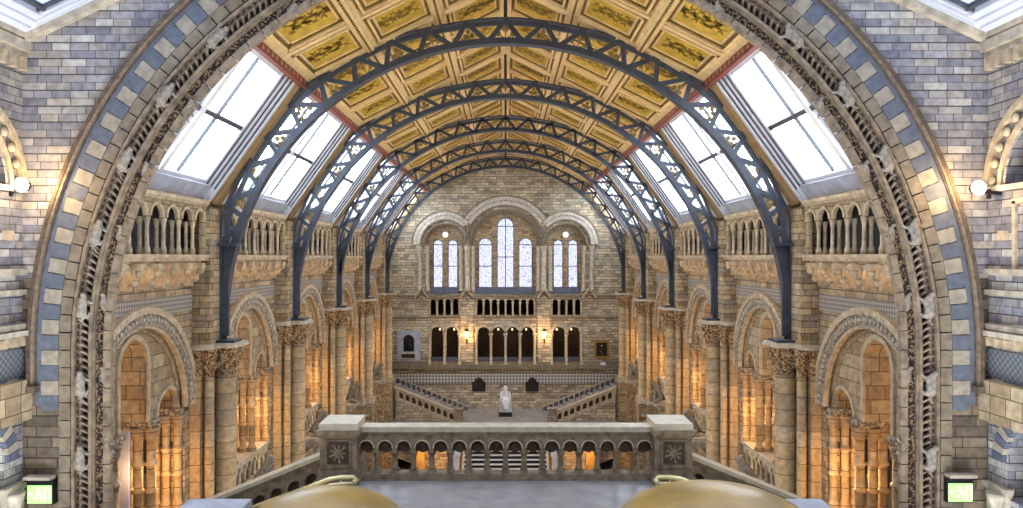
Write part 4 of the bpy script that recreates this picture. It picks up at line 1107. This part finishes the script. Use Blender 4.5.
# ================================================================== FAR LANDING AND STAIRS
ZLD = -10.97
b = MB(); b.box(-8.5, 8.5, 47.0, DF, ZLD - .4, ZLD); struct('floor_far_landing', b, 'slate')
b = MB(); b.plate(-8.5, 8.5, -14.2, ZLD - .4, [(s * c, 1.1, -13.0, -14.2) for c in (4.2, 7) for s in (-1, 1)], 47.1, 47.5, 16); struct('wall_landing', b, 'ochre')
t = thing('grand_staircase', 'broad pale staircase seen through the balusters below the far landing', 'staircase', (0, 47, -14.2))
q = MB(); n = 18; rise = (14.2 + ZLD) / n
for k in range(n):
    q.m = 0; y = 47 - .36 * (k + 1); z = ZLD - rise * (k + 1)
    q.box(-2.5, 2.5, y, y + .36, -14.2, z); q.m = 1; q.box(-2.5, 2.5, y - .03, y + .1, z - .075, z + .002)
obj('steps', q, ['darkstep', 'whitestone'], t)
for s in (-1, 1):
    q = MB(); T2 = lambda x, y, z: (x, y, z + (y - 47) * rise / .36)
    q.T = T2; q.box(*sorted((s * 2.51, s * 2.66)), 47 - .36 * n, 47, ZLD - .4, ZLD - .05); q.T = None
    obj('side_parapet', q, 'palec', t)
for s in (-1, 1):
    q = MB(); q.lathe(s * 3.02, 43.6, [(.3, -14.2), (.3, -13.4), (.22, -13.2), (.22, -12.2), (.3, -12.0), (.26, -11.7), (.12, -11.5)], 12)
    tag(obj('stair_bollard', q, 'marble', None, (s * 3.02, 43.6, -14.2)), 'white rounded bollard flanking the %s of the broad staircase behind the balusters' % ('left' if s < 0 else 'right'), 'bollard', 'white bollards beside the broad staircase', 'thing')
# seated marble figure
DS = 50.0
stt = thing('seated_statue', 'white marble statue of a seated bearded man on a dark plinth', 'statue', (0, DS, ZLD))
zz = ZLD
b = MB(); b.box(-.46, .46, DS - .6, DS + .6, zz, zz + .3); obj('plinth', b, 'black', stt)
b = MB(); b.box(-.42, .42, DS - .5, DS + .5, zz + .3, zz + .42); b.box(-.38, .38, DS + .0, DS + .45, zz + .42, zz + 1.0); b.box(-.3, .3, DS + .32, DS + .45, zz + 1.0, zz + 1.45); b.box(-.4, -.33, DS - .1, DS + .4, zz + .42, zz + 1.12); b.box(.33, .4, DS - .1, DS + .4, zz + .42, zz + 1.12); obj('chair', b, 'marble', stt)
fig = skin_mesh('figure', [
    (0, .1, 1.02, .2, .18), (0, .14, 1.28, .2, .16), (0, .14, 1.5, .22, .15), (0, .1, 1.68, .09), (0, .04, 1.78, .13), (0, .02, 1.93, .16), (0, .03, 2.04, .12),
    (.13, -.2, 1.06, .13), (.15, -.42, 1.0, .11), (.15, -.44, .74, .09), (.15, -.42, .5, .075), (.16, -.56, .46, .06),
    (-.13, -.2, 1.06, .13), (-.15, -.42, 1.0, .11), (-.15, -.44, .74, .09), (-.15, -.42, .5, .075), (-.16, -.56, .46, .06),
    (.25, .12, 1.52, .1), (.33, .02, 1.3, .08), (.26, -.18, 1.2, .06), (.16, -.28, 1.18, .05),
    (-.25, .12, 1.52, .1), (-.33, .02, 1.3, .08), (-.26, -.18, 1.2, .06), (-.16, -.28, 1.18, .05), (0, -.06, 1.7, .06)],
    [(0, 1), (1, 2), (2, 3), (3, 4), (4, 5), (5, 6), (0, 7), (7, 8), (8, 9), (9, 10), (10, 11), (0, 12), (12, 13), (13, 14), (14, 15), (15, 16), (2, 17), (17, 18), (18, 19), (19, 20), (2, 21), (21, 22), (22, 23), (23, 24), (4, 25)], 'marble')
fo = bpy.data.objects.new('figure', fig); C.objects.link(fo); fo.parent = stt; ORG[fo] = Vector((0, DS, zz))
b = MB(); b.tube([(0, DS - .25, zz + 1.05), (0, DS - .4, zz + .75), (0, DS - .42, zz + .44)], [.2, .24, .27], 12); obj('draped_coat', b, 'marble', stt)
# side flights along the far wall
for s in (-1, 1):
    nm = 'left' if s < 0 else 'right'; sl = .41
    t = thing('side_staircase', 'stone side flight climbing along the far wall to the %s' % nm, 'staircase', (s * 3.4, 49, ZLD), 'side flights at the far end')
    T = lambda u, w, z: (s * (3.4 + u), w, z + sl * u)
    run = 3.95
    b = MB()
    for k in range(14): b.box(*sorted((s * (3.0 + .4 * k), s * (8.5 if k > 0 else 8.5))), 49.1, 51.4, ZLD + .164 * k, ZLD + .164 * (k + 1))
    obj('steps', b, 'slate', t)
    b = MB(T); b.plate(0, run, -11.0, -10.42, [(.22 + .42 * k, .14, -10.68, -10.95) for k in range(9)], 48.1, 48.3, 10); obj('near_parapet', b, 'palec', t)
    b = MB(T); b.box(0, run, 48.3, 48.36, -11.0, -10.4); obj('parapet_backing', b, 'baludark', t)
    for k in range(10): b = MB(T); b.box(.01 + .42 * k - .06, .01 + .42 * k + .06, 48.04, 48.12, -11.0, -10.5); obj('baluster', b, 'pale', t)
    b = MB(T); b.box(-.1, run, 48.0, 48.45, -10.42, -10.28); obj('near_rail', b, 'railtop', t)
    b = MB(T); b.box(0, run, 48.02, 48.4, -11.12, -11.0)
    for k in range(19): b.box(.1 + .2 * k, .2 + .2 * k, 48.0, 48.12, -11.24, -11.12)
    obj('dentil_band', b, 'palec', t)
    b = MB(T); b.box(0, run, 48.15, 48.45, -15, -11.12); obj('stair_wall', b, 'far', t)
    T3 = lambda u, w, z: (s * (2.7 + u), w, z + .41 * u)
    b = MB(T3); b.box(0, 5.7, 51.4, 51.48, -10.72, -10.64)
    obj('wall_rail', b, 'railtop', t)
    for k in range(15): b = MB(T3); b.box(.3 + .37 * k, .4 + .37 * k, 51.35, 51.45, -11.3, -10.72); obj('rail_post', b, 'palec', t)
    b = MB(T3); b.box(0, 5.7, 51.5, 51.56, -11.3, -10.75); obj('far_parapet', b, 'slateblue', t)
    b = MB(); b.box(*sorted((s * 2.86, s * 3.42)), 47.95, 48.5, ZLD, ZLD + .74); b.box(*sorted((s * 2.78, s * 3.48)), 47.88, 48.56, ZLD + .74, ZLD + .86); b.box(*sorted((s * 2.8, s * 3.46)), 47.9, 48.52, ZLD, ZLD + .12)
    obj('newel', b, 'carvp', t)
    b = MB(); b.arc(s * 6.3, -12.6, 1.2, 1.5, 0, PI, 48.02, 48.2, 18); obj('arch_moulding', b, 'palec', t)
# plaques
for s in (-1, 1):
    nm = 'left' if s < 0 else 'right'; cx = s * 1.92; 
    b = MB(); pts = [(-.47, fz(391)), (.47, fz(391)), (.47, fz(381.5)), (.3, fz(381.2))] + [(.3 * cos(a), fz(381.2) + .28 * sin(a)) for a in [PI * k / 10 for k in range(1, 10)]] + [(-.3, fz(381.2)), (-.47, fz(381.5))]
    i0 = [b.p(cx + u, DF - .12, z) for u, z in pts]; i1 = [b.p(cx + u, DF, z) for u, z in pts]
    b.face(i0); b.face(i1[::-1])
    for k in range(len(pts)): b.face([i0[k], i0[(k + 1) % len(pts)], i1[(k + 1) % len(pts)], i1[k]])
    t = thing('memorial_plaque', 'black round-topped plaque on the far wall to the %s of the statue' % nm, 'plaque', (cx, DF, fz(391)), 'black plaques behind the statue')
    obj('tablet', b, 'bronze', t)
    b = MB()
    for k in range(5): b.box(cx - .3, cx + .3, DF - .126, DF - .12, fz(383.5 + 1.4 * k) - .015, fz(383.5 + 1.4 * k) + .015)
    b.arc(cx, fz(381.2), .16, .2, 0, PI, DF - .13, DF - .12, 10); obj('raised_border', b, 'black', t)
# bust in niche
cx = fx(409); t = thing('niche_with_bust', 'grey wall monument with a dark arched niche holding a bust, left on the far wall', 'monument', (cx, DF, fz(361)))
b = MB(); b.plate(fx(397.4), fx(420.4), fz(361), fz(330.5), [(cx, fx(414.5) - cx, fz(340), fz(351.5))], DF - .22, DF - .02, 14); obj('surround', b, 'sill', t)
b = MB(); b.box(fx(403), fx(415), DF - .06, DF - .03, fz(352), fz(333)); obj('niche', b, 'black', t)
b = MB(); b.box(fx(401.5), fx(416.5), DF - .4, DF - .2, fz(358), fz(352.3)); obj('shelf', b, 'palec', t)
b = MB(); b.box(fx(402.6), fx(415.4), DF - .42, DF - .39, fz(357), fz(353.3)); obj('name_tablet', b, 'black', t)
bust = skin_mesh('bust', [(0, 0, 0, .2, .12), (0, 0, .2, .3, .14), (0, 0, .42, .13), (0, -.04, .56, .13), (0, -.03, .72, .14), (0, 0, .82, .1), (.24, 0, .18, .12), (-.24, 0, .18, .12)], [(0, 1), (1, 2), (2, 3), (3, 4), (4, 5), (1, 6), (1, 7)], 'bronze')
bo = mesh_thing('bust', bust, '', '', (0, 0, 0)); bo.parent = t; bo.location = (0, -.25, fz(351.5) - fz(361) + .1); del bo['kind']
# portrait
cx = fx(601.5); t = thing('framed_portrait', 'gilt framed dark portrait hanging on the right of the far wall', 'painting', (cx, DF, fz(358)))
b = MB(); x0, x1, z0, z1 = fx(594), fx(609), fz(358), fz(340.3)
for o, dd in ((0, .1), (.07, .14)):
    for a in ((x0 + o, x0 + o + .08, z0 + o, z1 - o), (x1 - o - .08, x1 - o, z0 + o, z1 - o), (x0 + o, x1 - o, z0 + o, z0 + o + .08), (x0 + o, x1 - o, z1 - o - .08, z1 - o)): b.box(a[0], a[1], DF - dd, DF, a[2], a[3])
obj('frame', b, 'gilt', t)
b = MB(); b.box(x0 + .05, x1 - .05, DF - .06, DF - .04, z0 + .05, z1 - .05); cv = obj('canvas', b, 'canvas', t)
b = MB(); b.lathe(cx, 0, [(.07, DF - .075), (.07, DF - .065)], 14, 'y', fz(345.7)); b.box(cx - .07, cx - .01, DF - .075, DF - .065, fz(352), fz(351)); b.box(cx + .02, cx + .09, DF - .075, DF - .065, fz(354), fz(353)); obj('painted_head', b, 'skin', cv)
b = MB(); b.lathe(cx, 0, [(.26, DF - .07), (.26, DF - .062)], 16, 'y', fz(352)); obj('painted_coat', b, 'black', cv)
b = MB(); b.box(fx(600), fx(605), DF - .34, DF - .3, fz(364.5), fz(361.5)); tag(obj('caption_card', b, 'marble', None, (fx(602), DF - .3, fz(364))), 'small white card on the ledge below the framed portrait', 'card', None, 'thing')
# wall lanterns
for s, px in ((-1, 467), (1, 544)):
    nm = 'left' if s < 0 else 'right'; x = fx(px); z = fz(334)
    t = thing('wall_lantern', 'glowing wall lantern on the flat pier %s of the middle arcade' % nm, 'lamp', (x, DF - .3, z), 'wall lanterns of the far wall')
    b = MB(); b.box(x - .03, x + .03, DF - .3, DF - .13, z - .38, z - .32); b.tube([(x, DF - .3, z - .7), (x, DF - .3, z - .25)], [.02, .06], 8); b.lathe(x, DF - .3, [(.16, z + .2), (.05, z + .34), (.02, z + .42)], 8); obj('bracket', b, 'black', t)
    b = MB(); b.lathe(x, DF - .3, [(.08, z - .25), (.15, z + .0), (.15, z + .2)], 8); obj('glass', b, 'lampy', t)
# lamps glimpsed in the passage
for k, px in enumerate((437, 452, 498, 512.5, 527, 559, 574)):
    b = MB(); b.ball((fx(px), DF + 2.2, fz(332.5)), .055, 8, 6); tag(obj('ceiling_globe', b, 'lampy', None, (fx(px), DF + 2.2, fz(332.5))), 'small warm globe lamp seen through the low arcade, ' + ['first', 'second', 'third', 'fourth', 'fifth', 'sixth', 'last'][k] + ' from the left', 'lamp', 'globe lamps in the passage', 'thing')
    b = MB(); b.tube([(fx(px), DF + 2.2, fz(331)), (fx(px), DF + 2.2, fz(317.5))], .015, 6)
    o_ = [o for o in C.objects if o.name.startswith('ceiling_globe')][-1]; obj('chain', b, 'black', o_)
# pale display board in the nearest bay on the left
b = MB(); b.box(-9.3, -8.75, 16.72, 16.78, -6.6, -4.05); o_ = obj('display_board', b, 'board', None, (-9.02, 16.75, -6.6)); tag(o_, 'pale lilac display board standing between the nearest banded shafts on the left', 'board', None, 'thing')

# ================================================================== LIGHT
def lamp(kind, loc, energy, colr, size=.1, rot=None, spot=None, blend=.5):
    d = bpy.data.lights.new('lamp', kind); d.energy = energy; d.color = colr
    if kind in ('POINT', 'SPOT'): d.shadow_soft_size = size
    if spot: d.spot_size = math.radians(spot); d.spot_blend = blend
    o = bpy.data.objects.new(kind.lower() + '_light', d); C.objects.link(o); o.location = Vector(loc) + Vector((0, 0, H))
    if rot: o.rotation_euler = rot
    return o
WARM = (1, .57, .24); WARM2 = (1, .86, .64)
for yc in BAYS:
    for s in (1, -1):
        lamp('POINT', (s * 8.55, yc + 1.3, -5.6), 52, WARM, 0); lamp('POINT', (s * 8.45, yc - .3, -5.0), 26, WARM, 0)
        lamp('POINT', (s * 10.6, yc - .3, -3.4), 58, WARM, .15)
        for e in (-1.975, -1.185, -.395, .395, 1.185, 1.975): lamp('POINT', (s * 8.32, yc + e, -.46), 1.1, WARM, 0)  # added points without fixtures, warming the corbel recesses
        lamp('SPOT', (s * 7.75, yc, .2), 420, WARM2, .1, (0, s * (PI - .85), 0), 110, .8)
for s, px, py in ((-1, 22, 185), (1, 978, 188)):
    d = 12.95; lamp('POINT', ((px - 505.5) * d / F * .975, d + .2, (257 - py) * d / F + .05), 30, (1, .66, .32), .08)
for s in (-1, 1): lamp('POINT', (s * 2.75, DF - .75, fz(334)), 50, WARM, .1)
for x in (-5, 0, 5): lamp('POINT', (x, DF + 1.8, fz(335)), 20, WARM, .1)
for s in (-1, 1): lamp('POINT', (s * 5, 46.2, -12.6), 120, WARM, .1)

w = bpy.data.worlds.new('World'); bpy.context.scene.world = w; w.use_nodes = True
nt = w.node_tree; bgn = nt.nodes['Background']
tc = N(nt, 'ShaderNodeTexCoord'); nz = N(nt, 'ShaderNodeTexNoise'); nz.inputs['Scale'].default_value = 2.2; nz.inputs['Detail'].default_value = 4
nt.links.new(tc.outputs['Generated'], nz.inputs['Vector'])
nt.links.new(ramp(nt, nz.outputs[0], [(.35, (.72, .83, 1, 1)), (.62, (.95, .97, 1, 1))]), bgn.inputs[0])
bgn.inputs[1].default_value = 8.0

# ================================================================== CAMERA
cam = bpy.data.cameras.new('camera'); co = bpy.data.objects.new('camera', cam); C.objects.link(co)
co.location = (0, 0, H); co.rotation_euler = (PI / 2, 0, 0); cam.sensor_width = 36; cam.lens = F / 1023 * 36
cam.shift_x = 6 / 1023; cam.shift_y = 3 / 1023; cam.clip_end = 300; cam.clip_start = .05
sc = bpy.context.scene; sc.camera = co
sc.view_settings.view_transform = 'Standard'; sc.view_settings.look = 'None'; sc.view_settings.gamma = 1; sc.view_settings.use_curve_mapping = False
sc.view_settings.exposure = .5
try:
    sc.cycles.max_bounces = 7; sc.cycles.diffuse_bounces = 4; sc.cycles.glossy_bounces = 2; sc.cycles.transparent_max_bounces = 12; sc.cycles.transmission_bounces = 2
    sc.cycles.sample_clamp_indirect = 6; sc.cycles.use_denoising = True; sc.cycles.caustics_reflective = False; sc.cycles.caustics_refractive = False
except Exception: pass
